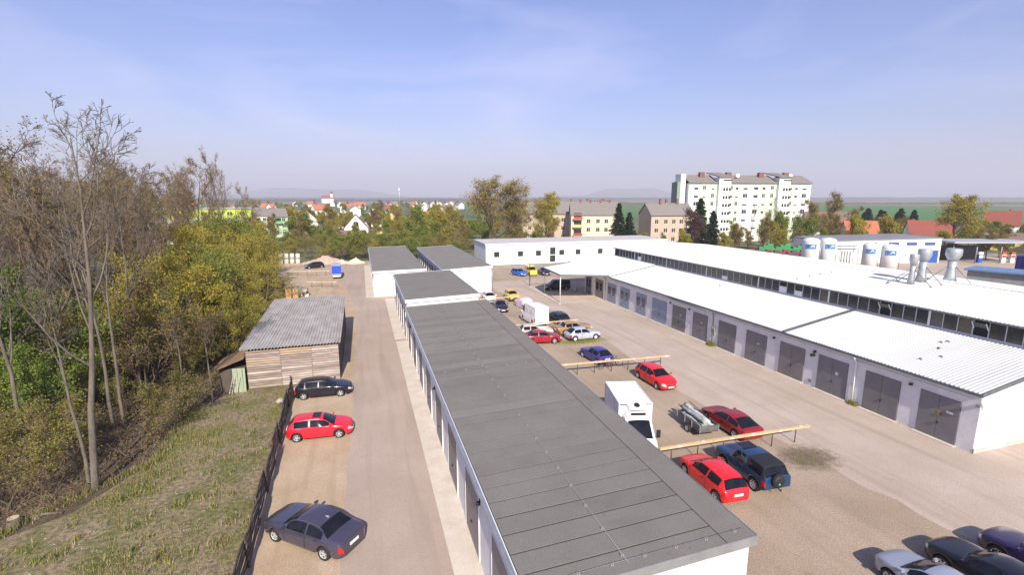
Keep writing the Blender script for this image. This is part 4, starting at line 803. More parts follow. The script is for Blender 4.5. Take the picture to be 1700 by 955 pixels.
# ---------------------------------------------------------------- trees and bushes
def unit(v): return v / (np.linalg.norm(v) + 1e-9)
def tubes(segs, n):
    """segs (m,8): p0 p1 r0 r1 -> vertices and quads of n-sided tubes"""
    S = np.asarray(segs, float); P0, P1, r0, r1 = S[:, :3], S[:, 3:6], S[:, 6], S[:, 7]
    d = P1 - P0; d /= np.linalg.norm(d, axis=1, keepdims=True) + 1e-9
    ref = np.where(np.abs(d[:, 2:3]) > .9, np.array([[1., 0, 0]]), np.array([[0, 0, 1.]])); u = np.cross(d, ref); u /= np.linalg.norm(u, axis=1, keepdims=True); w = np.cross(d, u)
    a = 2 * np.pi * np.arange(n) / n; ring = np.cos(a)[None, :, None] * u[:, None] + np.sin(a)[None, :, None] * w[:, None]
    V = np.concatenate([P0[:, None] + ring * r0[:, None, None], P1[:, None] + ring * r1[:, None, None]], 1).reshape(-1, 3)
    k = np.arange(n); k2 = (k + 1) % n; q = np.stack([k, k2, n + k2, n + k], 1); F = (np.arange(len(S)) * 2 * n)[:, None, None] + q[None]
    return V, F.reshape(-1, 4)
def leaf_quads(P, size, rng, flat=0.0):
    n = len(P); a = rng.normal(size=(n, 3)); a[:, 2] *= (1 - flat); a /= np.linalg.norm(a, axis=1, keepdims=True); b_ = rng.normal(size=(n, 3)); b_ -= (b_ * a).sum(1, keepdims=True) * a; b_ /= np.linalg.norm(b_, axis=1, keepdims=True)
    s = size * rng.uniform(.6, 1.3, (n, 1)); V = np.stack([P - a * s, P - b_ * s * .55, P + a * s, P + b_ * s * .55], 1).reshape(-1, 3)
    return V, np.arange(4 * n).reshape(-1, 4)
def grow(seed, H, r0, base=.35, sub=(10, 6, 6, 4), lr=(.42, .5, .5, .5), ang=(40, 70), gnarl=.13, up=.22, twig=.012, lean=(0, 0), top=1.0, droop=0.0):
    rng = np.random.default_rng(seed); lev_segs = [[] for _ in range(len(sub) + 1)]
    def branch(p, d, L, r, lev):
        n = (8, 5, 4, 3, 2)[min(lev, 4)]; pts = [p]; ds = []
        rend = max(twig * .5, r * (.12 if lev == 0 else .3))
        for i in range(n):
            g = gnarl * (.45 if lev == 0 else 1)
            d = unit(d + rng.normal(0, g, 3) + np.array([0, 0, (up if 0 < lev < 3 else 0) * .5 - droop * (lev >= 2)])); p = p + d * L / n
            ra, rb = r + (rend - r) * i / n, r + (rend - r) * (i + 1) / n
            lev_segs[lev].append((*pts[-1], *p, ra, rb)); pts.append(p); ds.append(d)
        if lev >= len(sub): return
        for c in range(sub[lev]):
            t = rng.uniform(base, .99) if lev == 0 else rng.uniform(.18, 1.0)
            if lev == 0: t = base + (1 - base) * ((c + rng.uniform(0, 1)) / sub[0]) * .98
            k = min(int(t * n), n - 1); q = pts[k] + (pts[k + 1] - pts[k]) * (t * n - k); dd = ds[k]
            o = unit(np.cross(dd, rng.normal(size=3))); a = R(rng.uniform(*ang)); nd = dd * math.cos(a) + o * math.sin(a)
            if lev == 0: Ln = L * lr[0] * (1.15 - .75 * (t - base) / (1 - base)) * rng.uniform(.7, 1.2) * top
            else: Ln = L * lr[min(lev, 3)] * (1.1 - .5 * t) * rng.uniform(.6, 1.2)
            rr_ = (r + (rend - r) * t) * rng.uniform(.45, .65); branch(q, nd, Ln, max(rr_, twig * (.9 ** lev)), lev + 1)
    branch(np.zeros(3), unit(np.array([lean[0], lean[1], 1.0])), H, r0, 0)
    return lev_segs, rng
bark = M('bark', (0.17, 0.145, 0.115), (0.09, 0.075, 0.055), 3, .95, .6, 14, stretch=(1, 1, .3))
bark_dk = M('dark_bark', (0.085, 0.062, 0.045), (0.13, 0.10, 0.07), 3, .95, .5, 14)
twig_br = M('brown_twigs', (0.15, 0.10, 0.062), (0.20, 0.14, 0.085), 1.5, .95)
twig_gr = M('grey_twigs', (0.145, 0.12, 0.092), (0.09, 0.072, 0.054), 1.5, .95)
def leafmat(name, a, b_, sc=.8):
    m = M(name, a, b_, sc, .75); t = m.node_tree; p = t.nodes['Principled BSDF']
    p.inputs['Subsurface Weight'].default_value = 0.0; p.inputs['Specular IOR Level'].default_value = .2
    tr = t.nodes.new('ShaderNodeBsdfTranslucent'); mx_ = t.nodes.new('ShaderNodeMixShader'); mx_.inputs[0].default_value = .3; src = p.inputs['Base Color'].links[0].from_socket
    t.links.new(src, tr.inputs['Color']); t.links.new(p.outputs[0], mx_.inputs[1]); t.links.new(tr.outputs[0], mx_.inputs[2]); t.links.new(mx_.outputs[0], t.nodes['Material Output'].inputs[0]); return m
lf_gold = leafmat('golden_buds', (0.43, 0.345, 0.05), (0.34, 0.295, 0.045)); lf_olive = leafmat('olive_leaves', (0.22, 0.215, 0.04), (0.29, 0.265, 0.05)); lf_green = leafmat('fresh_leaves', (0.15, 0.23, 0.04), (0.11, 0.18, 0.035)); lf_lime = leafmat('lime_leaves', (0.26, 0.28, 0.04), (0.18, 0.22, 0.035)); lf_dark = leafmat('conifer_needles', (0.018, 0.038, 0.017), (0.03, 0.055, 0.022)); lf_brown = leafmat('dry_leaves', (0.215, 0.15, 0.075), (0.15, 0.11, 0.05)); lf_purple = leafmat('plum_leaves', (0.08, 0.04, 0.045), (0.12, 0.065, 0.06))
PROTO = {}
def tree_proto(key, args, bk, tw, leaves=None, n_trunk_levels=2):
    """leaves: list of (material, count, size, spread)"""
    segs, rng = grow(**args)
    tv = [tubes(segs[l], 8 if l == 0 else 5) for l in range(n_trunk_levels)]
    def cat(parts):
        V = []; F = []; o = 0; mi = []
        for (v, f), m_ in parts: V.append(v); F.append(f + o); o += len(v); mi += [m_] * len(f)
        return np.concatenate(V), np.concatenate(F), mi
    V, F, mi = cat([(t, 0) for t in tv]); trunk = np_mesh('trunk', V, F, bk, mi, True)
    parts = [(tubes(segs[l], 3), 0) for l in range(n_trunk_levels, len(segs)) if segs[l]]; mats = [tw]
    if leaves:
        ends = np.array(segs[-1]); ends = (ends[:, :3] + ends[:, 3:6]) / 2
        for k, (m_, cnt, size, spr) in enumerate(leaves):
            P = ends[rng.integers(0, len(ends), cnt)] + rng.normal(0, spr, (cnt, 3)); P[:, 2] = np.maximum(P[:, 2], .1); parts.append((leaf_quads(P, size, rng), k + 1)); mats.append(m_)
    V, F, mi = cat(parts); crown = np_mesh('crown', V, F, mats, mi)
    PROTO[key] = (trunk, crown, args['H'])
def plant(key, name, label, cat, x, y, h=None, rz=None, group=None, wide=1.0, z=0.0):
    tr_, cr_, H = PROTO[key]; t = thing(name, label, cat, (x, y, z), (random.uniform(0, 6.28) if rz is None else rz), group); s_ = (h or H) / H; t.scale = (s_ * wide, s_ * wide, s_)
    link('trunk', tr_, t); link('crown', cr_, t); return t
for i in range(3): tree_proto('tall%d' % i, dict(seed=10 + i, H=20, r0=.20, base=.36, sub=(12, 6, 6, 4), lr=(.36, .5, .5, .55), ang=(22, 48), gnarl=.12, up=.35, twig=.018, lean=((.14, .02), (.06, .0), (0, -.03))[i]), bark, twig_gr)
for i in range(3): tree_proto('brown%d' % i, dict(seed=30 + i, H=20, r0=.22, base=.22, sub=(14, 8, 7, 4), lr=(.34, .5, .5, .55), ang=(22, 50), gnarl=.12, up=.4, twig=.020), bark_dk, twig_br, [(lf_brown, 1300, .07, .25), (lf_olive, 1500, .07, .25)])
for i in range(2): tree_proto('slim%d' % i, dict(seed=50 + i, H=16, r0=.13, base=.45, sub=(9, 5, 5, 3), lr=(.22, .5, .5, .5), ang=(25, 55), gnarl=.10, up=.35, twig=.014), bark, twig_gr)
for i in range(3): tree_proto('gold%d' % i, dict(seed=60 + i, H=9, r0=.16, base=.10, sub=(13, 7, 6, 3), lr=(.52, .5, .5, .5), ang=(35, 70), gnarl=.16, up=.25, twig=.013), bark_dk, twig_br, [(lf_gold, 5200, .085, .28), (lf_olive, 3600, .085, .30)])
for i in range(2): tree_proto('olive%d' % i, dict(seed=70 + i, H=8, r0=.15, base=.10, sub=(13, 7, 6, 3), lr=(.52, .5, .5, .5), ang=(35, 72), gnarl=.16, up=.2, twig=.012), bark_dk, twig_br, [(lf_olive, 5200, .09, .3), (lf_green, 3400, .09, .3)])
for i in range(2): tree_proto('green%d' % i, dict(seed=80 + i, H=11, r0=.17, base=.2, sub=(14, 7, 6, 3), lr=(.42, .5, .5, .5), ang=(40, 75), gnarl=.14, up=.12, twig=.012), bark, twig_gr, [(lf_green, 7000, .12, .32), (lf_lime, 3800, .12, .32)])
for i in range(3): tree_proto('scrub%d' % i, dict(seed=90 + i, H=4, r0=.05, base=.04, sub=(12, 6, 5, 3), lr=(.75, .55, .5, .5), ang=(15, 55), gnarl=.2, up=.3, twig=.010), bark_dk, twig_br, [(lf_brown, 800, .06, .2), (lf_olive, 1300, .06, .2), (lf_lime, 500, .06, .2)])
for i in range(2): tree_proto('bush%d' % i, dict(seed=95 + i, H=4.5, r0=.07, base=.04, sub=(13, 7, 6, 3), lr=(.75, .55, .5, .5), ang=(20, 65), gnarl=.2, up=.25, twig=.010), bark_dk, twig_br, [(lf_olive, 4200, .10, .25), (lf_green, 3600, .10, .25)])
for i in range(2): tree_proto('brush%d' % i, dict(seed=120 + i, H=6, r0=.08, base=.05, sub=(14, 8, 6, 4), lr=(.62, .55, .5, .5), ang=(15, 50), gnarl=.18, up=.3, twig=.013), bark_dk, twig_br, [(lf_brown, 3000, .075, .2), (lf_olive, 1600, .07, .2)])
# crowns seen from far away: thicker twigs and leaf clumps
for i in range(2): tree_proto('fgold%d' % i, dict(seed=130 + i, H=9, r0=.2, base=.08, sub=(14, 7, 5, 2), lr=(.52, .5, .5, .5), ang=(32, 68), gnarl=.16, up=.25, twig=.03), bark_dk, twig_br, [(lf_gold, 5200, .17, .35), (lf_olive, 3000, .17, .38)])
for i in range(2): tree_proto('folive%d' % i, dict(seed=134 + i, H=9, r0=.2, base=.08, sub=(14, 7, 5, 2), lr=(.5, .5, .5, .5), ang=(35, 72), gnarl=.16, up=.2, twig=.03), bark_dk, twig_br, [(lf_olive, 5200, .18, .4), (lf_green, 3600, .18, .4)])
for i in range(2): tree_proto('fgreen%d' % i, dict(seed=138 + i, H=9, r0=.2, base=.12, sub=(14, 7, 5, 2), lr=(.46, .5, .5, .5), ang=(40, 75), gnarl=.14, up=.15, twig=.03), bark_dk, twig_br, [(lf_lime, 4600, .18, .4), (lf_green, 3600, .18, .4)])
for i in range(2): tree_proto('fbrown%d' % i, dict(seed=142 + i, H=12, r0=.24, base=.15, sub=(15, 8, 7, 4), lr=(.42, .5, .5, .5), ang=(25, 58), gnarl=.14, up=.3, twig=.035), bark_dk, twig_br, [(lf_brown, 3200, .14, .4), (lf_gold, 1800, .13, .4)])
tree_proto('willow', dict(seed=101, H=16, r0=.4, base=.22, sub=(16, 8, 7, 3), lr=(.55, .5, .55, .7), ang=(35, 65), gnarl=.12, up=.3, twig=.03, droop=.12), bark, twig_br, [(lf_gold, 9000, .18, .4), (lf_olive, 4500, .16, .4)])
tree_proto('bigbare', dict(seed=103, H=21, r0=.5, base=.2, sub=(16, 8, 8, 4), lr=(.62, .5, .5, .5), ang=(32, 66), gnarl=.14, up=.25, twig=.04), bark_dk, twig_br, [(lf_gold, 6500, .18, .5), (lf_brown, 5000, .15, .5)])
tree_proto('plum', dict(seed=105, H=5, r0=.09, base=.15, sub=(12, 6, 6, 3), lr=(.5, .5, .5, .5), ang=(30, 65), gnarl=.15, up=.2, twig=.012), bark_dk, twig_br, [(lf_purple, 3500, .1, .3)])
def conifer_proto(key, seed, H, rad):
    rng = np.random.default_rng(seed); trunk = tubes([(0, 0, 0, 0, 0, H * .98, .22, .03)], 8); segs = []; P = []
    for z in np.linspace(H * .08, H * .97, int(H * 5)):
        L = rad * (1 - z / H) ** .8 * rng.uniform(.75, 1.12) + .15
        for k in range(4):
            a = rng.uniform(0, 2 * np.pi); e = np.array([math.cos(a) * L, math.sin(a) * L, -L * rng.uniform(.15, .4)]); segs.append((0, 0, z, *(np.array([0, 0, z]) + e), .03, .01))
            n = int(10 + 22 * L); t = rng.uniform(.15, 1, n)[:, None]; P.append(np.array([0, 0, z]) + e * t + rng.normal(0, .12, (n, 3)) * (1.2 - t * .4))
    P = np.concatenate(P); lv, lf = leaf_quads(P, .19, rng, .4); bv, bf = tubes(segs, 3)
    PROTO[key] = (np_mesh('trunk', *trunk, bark_dk), np_mesh('crown', np.concatenate([bv, lv]), np.concatenate([bf, lf + len(bv)]), [bark_dk, lf_dark], [0] * len(bf) + [1] * len(lf)), H)
conifer_proto('fir0', 1, 13, 3.2); conifer_proto('fir1', 2, 11, 2.9)
random.seed(21)
# nearest trunks at the wood's edge
plant('tall0', 'bare_tree', 'tallest bare tree with forked crown at the front edge of the wood', 'tree', -14.4, 29.3, 18.3, 0.0, wide=1.05)
plant('slim0', 'bare_tree', 'slender leaning trunk right beside the tallest bare tree', 'tree', -14.95, 29.9, 12.5, 2.0)
plant('tall1', 'bare_tree', 'bare tree left of the tallest one, near the leafy green tree', 'tree', -19.2, 32.9, 15, 1.0, wide=.95)
plant('tall2', 'bare_tree', 'bare trunk behind the leafy green tree at the photo edge', 'tree', -23.6, 41.6, 16.5, 2.2, wide=1)
plant('slim1', 'bare_tree', 'pale slim bare tree, one of the twin stems right of the tallest tree', 'tree', -16.9, 37.6, 15.5, .5, group='twin slim bare stems')
plant('slim0', 'bare_tree', 'pale slim bare tree, one of the twin stems right of the tallest tree', 'tree', -16.4, 37.9, 15, 3.5, group='twin slim bare stems')
plant('slim1', 'bare_tree', 'thin bare tree at the edge of the grass bank', 'tree', -12.65, 37.9, 9.5, 2.5)
plant('slim0', 'bare_tree', 'small thin bare tree close to the green boards of the lean-to', 'tree', -11.6, 40.3, 8, .2)
plant('tall2', 'bare_tree', 'bare tree inside the wood behind the twin slim stems', 'tree', -17.9, 44.8, 16.5, 4.0, wide=.9)
plant('green0', 'leafy_tree', 'fresh green leafy tree at the left edge of the photo', 'tree', -21.6, 39.2, 10.0, 0, wide=1.0)
plant('green1', 'leafy_tree', 'second fresh green tree, taller, deeper in the wood', 'tree', -33.5, 47, 15, 1.0)
plant('green1', 'leafy_tree', 'low green leafy tree under the bare ones at the left edge', 'tree', -19.6, 35.4, 6.0, 2.0)
WOOD = 'bare brown trees of the wood'
rr = random.Random(3); spots = []
def scatter(n, poly, mind, rng_, tries=4000):
    def inside(x, y):
        c_ = False
        for i in range(len(poly)):
            (x1, y1), (x2, y2) = poly[i], poly[i - 1]
            if (y1 > y) != (y2 > y) and x < (x2 - x1) * (y - y1) / (y2 - y1) + x1: c_ = not c_
        return c_
    xs_ = [p[0] for p in poly]; ys_ = [p[1] for p in poly]; out_ = []
    for _ in range(tries):
        x, y = rng_.uniform(min(xs_), max(xs_)), rng_.uniform(min(ys_), max(ys_))
        if inside(x, y) and all((x - a) ** 2 + (y - b_) ** 2 > mind ** 2 for a, b_ in out_): out_.append((x, y))
        if len(out_) >= n: break
    return out_
for x, y in scatter(58, [(-20, 46), (-27, 50), (-38, 44), (-62, 80), (-66, 112), (-34, 118), (-24, 92), (-21, 66)], 3.6, rr):
    plant(('brown%d' % rr.randrange(3)) if rr.random() < .8 else 'tall1', 'bare_tree', 'leafless brown tree in the thick of the wood', 'tree', x, y, rr.uniform(16, 20.5), group=WOOD, wide=rr.uniform(.95, 1.25))
for x, y, h, w_ in ((-26, 108, 23, .7), (-30, 104, 20, .9), (-21.5, 112, 17, .8)): plant('brown1', 'bare_tree', {23: 'tall narrow bare tree standing clear at the wood end', 20: 'bare tree beside the tall narrow one at the wood end', 17: 'last thin bare tree before the distant town'}[h], 'tree', x, y, h, wide=w_)
GOLD = 'golden budding trees along the wood margin'
for x, y in scatter(34, [(-11.5, 47), (-12.0, 62), (-13.6, 78), (-17, 100), (-20, 116), (-30, 112), (-25, 90), (-21, 66), (-19, 50)], 2.7, rr):
    dx = min(1, (abs(x) - 10.5) / 9); plant(('gold%d' % rr.randrange(3)) if rr.random() < .78 else 'olive0', 'budding_tree', 'yellow-olive budding tree at the margin of the wood', 'tree', x, y, 4.2 + 5.0 * dx + rr.uniform(0, 1.8), group=GOLD, wide=rr.uniform(.9, 1.15))
SCR = 'brown scrub under the trees'
for x, y in scatter(120, [(-12.9, 39.5), (-13.4, 31.8), (-16.5, 28.0), (-20, 26.0), (-30, 25), (-48, 48), (-40, 62), (-16, 70), (-12.5, 46), (-11.2, 43.5)], 1.45, rr, 9000):
    plant('scrub%d' % rr.randrange(3), 'scrub_bush', 'brown twiggy scrub bush on the shaded woodland floor', 'bush', x, y, rr.uniform(1.6, 3.6), group=SCR, wide=rr.uniform(.9, 1.4))
for x, y in scatter(44, [(-13.2, 44.5), (-14, 66), (-30, 70), (-44, 62), (-44, 44), (-31, 34), (-22, 38), (-15.5, 41)], 2.6, rr, 6000):
    k_ = rr.choice(['gold0', 'gold1', 'gold2', 'olive0', 'brush0', 'brush0', 'brush1', 'brush1']); plant(k_, 'thicket_bush', 'tall olive-brown thicket bush between the trunks of the wood', 'bush', x, y, rr.uniform(4, 7.5), group='thicket between the trunks', wide=rr.uniform(.9, 1.2))
HEDGE = 'bushes of the hedge belt behind the back yard'
for x, y in scatter(52, [(-26, 129), (-14, 129.5), (1, 124), (24, 124), (27, 132), (27, 146), (-30, 146)], 2.7, rr, 6000):
    k_ = rr.choice(['bush0', 'bush1', 'olive1', 'gold1', 'scrub1', 'scrub2']); plant(k_, 'hedge_bush', 'bush of the green and brown hedge belt beyond the yard', 'bush', x, y, rr.uniform(3.2, 5.4), group=HEDGE, wide=rr.uniform(1, 1.35))
# ---- grass, brambles, pebbles: masses nobody could count
rng = np.random.default_rng(77)
def blades(P, hmin, hmax, w_, rng, bend=.5):
    n = len(P); h = rng.uniform(hmin, hmax, n); a = rng.uniform(0, 2 * np.pi, n); d = np.stack([np.cos(a), np.sin(a), np.zeros(n)], 1); s_ = np.stack([-np.sin(a), np.cos(a), np.zeros(n)], 1) * w_
    tip = P + d * (h * bend * rng.uniform(0, 1, n))[:, None] + np.stack([np.zeros(n), np.zeros(n), h], 1)
    return np.stack([P - s_, P + s_, tip], 1).reshape(-1, 3), np.arange(3 * n).reshape(-1, 3)
gp = np.array([(-5.6, 14), (-5.9, 42), (-10.0, 42.6), (-12.2, 39), (-12.4, 31.5), (-14.3, 27.2), (-17.5, 25.2), (-24, 22.5), (-24, 14)])
N_ = 210000; P = np.stack([rng.uniform(-24, -5.6, N_), rng.uniform(14, 42.6, N_), np.full(N_, .008)], 1)
def inpoly(P, poly):
    c_ = np.zeros(len(P), bool)
    for i in range(len(poly)):
        (x1, y1), (x2, y2) = poly[i], poly[i - 1]; t = ((y1 > P[:, 1]) != (y2 > P[:, 1])) & (P[:, 0] < (x2 - x1) * (P[:, 1] - y1) / (y2 - y1 + 1e-9) + x1); c_ ^= t
    return c_
def fbm(P, sc, seed):
    r_ = np.random.default_rng(seed); v = np.zeros(len(P))
    for k in range(10):
        f = sc * 1.7 ** (k / 2); th = r_.uniform(0, 6.28); v += np.sin(f * (P[:, 0] * math.cos(th) + P[:, 1] * math.sin(th)) + r_.uniform(0, 6.28)) / (1.25 ** k)
    return v
Pt = P[:26000][inpoly(P[:26000], gp)]; cc = Pt[rng.integers(0, len(Pt), 170)]; cc = np.concatenate([cc, np.array([(-12.5 + rng.normal(0, .25), yy, .008) for yy in np.linspace(31, 39.5, 40)] + [(xx, 31.2 - (-12.6 - xx) * 1.15 + rng.normal(0, .3), .008) for xx in np.linspace(-17.5, -12.6, 40)])])
Pt = cc[rng.integers(0, len(cc), 9000)] + np.concatenate([rng.normal(0, .16, (9000, 2)), np.zeros((9000, 1))], 1)
dens = fbm(P, .45, 5); P = P[inpoly(P, gp) & (dens + rng.normal(0, 1.0, N_) > .95)]
V, F = blades(P, .04, .15, .018, rng); Vt, Ft = blades(Pt, .10, .36, .022, rng, .8); F = np.concatenate([F, Ft + len(V)]); V = np.concatenate([V, Vt]); gme = np_mesh('grass', V, F, [lf_green, lf_olive, M('dry_grass', (0.30, 0.24, 0.13), (0.22, 0.17, 0.09), 2, .9)], rng.choice([0, 1, 2], len(F), p=[.30, .32, .38]))
tag(link('grass', gme), 'patchy short grass on the bank beside the rail fence', None, None, 'stuff')
Pb = np.stack([rng.uniform(-46, -10, 60000), rng.uniform(22, 70, 60000), np.full(60000, .01)], 1)
wp_ = np.array([(-12.3, 40), (-12.7, 31.6), (-14.9, 27.6), (-18, 25.5), (-30, 22.5), (-46, 48), (-40, 68), (-13, 68), (-11.5, 46)]); Pb = Pb[inpoly(Pb, wp_)]
n = min(9000, len(Pb)); Q = Pb[:n]; a = rng.uniform(0, 6.28, n); L_ = rng.uniform(.5, 1.5, n); dv = np.stack([np.cos(a), np.sin(a), np.zeros(n)], 1)
mid_ = Q + dv * (L_ * .45)[:, None] + np.stack([np.zeros(n)] * 2 + [L_ * .5], 1); end_ = Q + dv * L_[:, None] + np.stack([np.zeros(n)] * 2 + [L_ * .12], 1); rr_ = np.full((n, 1), .011)
V1, F1 = tubes(np.concatenate([Q, mid_, rr_, rr_ * .9], 1), 3); V2, F2 = tubes(np.concatenate([mid_, end_, rr_ * .9, rr_ * .5], 1), 3); Lp = Pb[n:n + 16000].copy(); Lp[:, 2] = rng.uniform(.02, .55, len(Lp)); V3, F3 = leaf_quads(Lp, .085, rng, .3)
bme = np_mesh('brambles', np.concatenate([V1, V2, V3]), np.concatenate([F1, F2 + len(V1), F3 + len(V1) + len(V2)]), [twig_br, lf_brown, lf_green], np.concatenate([np.zeros(len(F1) + len(F2), int), rng.choice([1, 2], len(F3), p=[.72, .28])]))
tag(link('brambles', bme), 'brown brambles and dead leaves covering the woodland floor', None, None, 'stuff')
def stones(name, label, P, smin, smax, mat, rng):
    n = len(P); base_ = np.array([(1, 0, 0), (-1, 0, 0), (0, 1, 0), (0, -1, 0), (0, 0, 1), (0, 0, -1)], float); fc = np.array([(0, 2, 4), (2, 1, 4), (1, 3, 4), (3, 0, 4), (2, 0, 5), (1, 2, 5), (3, 1, 5), (0, 3, 5)])
    s_ = rng.uniform(smin, smax, (n, 1, 1)) * rng.uniform(.6, 1.3, (n, 6, 1)); V = P[:, None] + base_[None] * s_ * np.array([1, 1, .6]); F = (np.arange(n) * 6)[:, None, None] + fc[None]
    tag(link(name, np_mesh(name, V.reshape(-1, 3), F.reshape(-1, 3), mat)), label, None, None, 'stuff')
peb = M('pebbles', (0.42, 0.38, 0.33), (0.28, 0.24, 0.20), 6, .9, coord='World')
Ps = np.stack([rng.uniform(-15, -5.7, 1300), rng.uniform(16, 42, 1300), np.full(1300, .015)], 1); Ps = Ps[inpoly(Ps, gp)]; stones('pebbles', 'pale pebbles strewn over the grass bank', Ps, .010, .045, peb, rng)
Py = np.concatenate([np.stack([rng.uniform(12.5, 25, 9000), rng.uniform(10, 36, 9000), np.full(9000, .01)], 1)]); stones('gravel', 'loose gravel lying on the yard', Py, .008, .026, peb, rng)
# green tufts: silver car's patch, foot of the hall wall, grassy corner by the wood
def tuft(label, cx, cy, rx, ry, n, h):
    P = np.stack([rng.normal(cx, rx, n), rng.normal(cy, ry, n), np.full(n, .012)], 1); V, F = blades(P, h * .4, h, .02, rng); tag(link('grass', np_mesh('grass', V, F, [lf_lime, lf_olive], rng.choice([0, 1], n))), label, None, None, 'stuff')
tuft('thin yellowish grass under the silver hatchback', 22.2, 46.9, 1.4, .5, 3500, .10)
tuft('weeds at the foot of the hall wall by a downpipe', 34.8, 41.5, .18, .25, 500, .5); tuft('weeds by the white downpipe of the hall', 34.8, 25.7, .12, .18, 300, .35)
tuft('sparse weeds on the dirt patch beside the off-roader', 25.0, 20.6, .9, .6, 220, .10)
tuft('bright grass in the corner between wood and back yard', -15.2, 84, 1.5, 5.5, 14000, .3)
# ---------------------------------------------------------------- shed, fence, back-yard clutter
plank_m = [M('weathered_plank_%d' % i, a, b_, 2.2, .9, .4, 14, stretch=(.35, 1, 5)) for i, (a, b_) in enumerate((((0.37, 0.31, 0.27), (0.22, 0.175, 0.15)), ((0.48, 0.43, 0.39), (0.29, 0.24, 0.21)), ((0.29, 0.23, 0.19), (0.17, 0.13, 0.105)), ((0.44, 0.31, 0.19), (0.30, 0.21, 0.14))))]
dplank = M('shade_dark_plank', (0.065, 0.05, 0.045), (0.10, 0.08, 0.07), 3, .95, .3, 14, stretch=(1, 1, .3))  # dark tone carries the shade of the shed's sunless side wall
shed = thing('plank_shed', 'weathered plank shed with corrugated fibre-cement roof beside the driveway', 'shed', (-9.6, 42.5, 0)); rr = random.Random(2)
SX0, SX1, SY0, SY1 = -9.55, -2.45, 42.5, 60.0; ZF, ZB = 3.36, 3.95
b = MB(); b.hexa([(SX0 + .08, SY0 + .08, 0), (SX1 - .08, SY0 + .08, 0), (SX1 - .08, SY1 - .08, 0), (SX0 + .08, SY1 - .08, 0), (SX0 + .08, SY0 + .08, ZF - .2), (SX1 - .08, SY0 + .08, ZF - .2), (SX1 - .08, SY1 - .08, ZB - .2), (SX0 + .08, SY1 - .08, ZB - .2)]); b.build('frame', dark, shed)
z = .04; row = 0
while z < ZF - .2:
    h = .20; cuts = [SX0, SX0 + 2.55 + rr.uniform(-.05, .05), SX0 + 4.95 + rr.uniform(-.05, .05), SX1]
    for a, c_ in zip(cuts[:-1], cuts[1:]):
        o_ = rr.uniform(0, .03); t_ = rr.uniform(-.008, .008); wood = plank_m[rr.choice([0, 0, 1, 1, 2])] if not (z > 2.2 and a < SX0 + 2.6) else plank_m[rr.choice([3, 3, 2, 0])]
        b = MB(); b.hexa([(a + .004, SY0 - .05 - o_, z + t_), (c_ - .004, SY0 - .05 - o_, z - t_), (c_ - .004, SY0 + .04, z - t_), (a + .004, SY0 + .04, z + t_), (a + .004, SY0 - .015 - o_ * .4, z + h - .05 + t_), (c_ - .004, SY0 - .015 - o_ * .4, z + h - .05 - t_), (c_ - .004, SY0 + .04, z + h - .05 - t_), (a + .004, SY0 + .04, z + h - .05 + t_)]); b.build('plank', wood, shed)
    z += h; row += 1
for x in (SX0 + 2.55, SX0 + 4.95):
    b = MB(); b.box(x - .03, SY0 - .075, .0, x + .03, SY0 - .052, ZF - .25); b.build('batten', plank_m[2], shed)
y = SY0
while y < SY1 - .2:
    zt_ = lerp(ZF, ZB, (y - SY0) / (SY1 - SY0)) - .25; o_ = rr.uniform(0, .02); b = MB(); b.box(SX1 - .03, y + .01, .03 + rr.uniform(0, .1), SX1 + .01 + o_, y + .33, zt_); b.build('plank', dplank, shed); y += .35  # side turned from the sun: its shade is put into the plank colour
# corrugated roof sheets, wave along X, two sheets deep
cor = M('fibre_cement', (0.43, 0.41, 0.395), (0.30, 0.28, 0.26), 1.2, .9, .2, 20, stretch=(1, .5, 1), fine=.12, fscale=14)
def corrugated(x0, x1, y0, z0, y1, z1, parent, mat, per=.25, amp=.06):
    n = int((x1 - x0) / per * 8); X = np.linspace(x0, x1, n); W_ = amp * np.cos(2 * np.pi * (X - x0) / per); L = root_of(parent).location
    V = np.concatenate([np.stack([X, np.full(n, yy), zz_ + W_ + d_], 1) for d_ in (0, -.014) for yy, zz_ in ((y0, z0), (y1, z1))]) - np.array([L.x, L.y, L.z]); i = np.arange(n - 1)
    F = np.concatenate([np.stack([i, i + 1, n + i + 1, n + i], 1), np.stack([2 * n + i, 3 * n + i, 3 * n + i + 1, 2 * n + i + 1], 1), np.stack([i, 2 * n + i, 2 * n + i + 1, i + 1], 1), np.stack([n + i, n + i + 1, 3 * n + i + 1, 3 * n + i], 1)])
    return link('roof_sheet', np_mesh('roof_sheet', V, F, mat, None, False), parent)
zr_ = lambda y: lerp(ZF, ZB, (y - SY0) / (SY1 - SY0)) + .06
x = SX0 - .35
for k in range(8):
    x2 = x + 1.0 if k < 7 else SX1 + .22
    for q, (ya, yb) in enumerate(((SY0 - .3, 51.3), (51.2, SY1 + .3))):
        s_ = .012 * (k % 2); corrugated(x - .06, x2, ya, zr_(ya) + s_ + .03 * (q < 2) * 0, yb, zr_(yb) + s_ + - .012 * (q < 1), shed, cor)
    x = x2
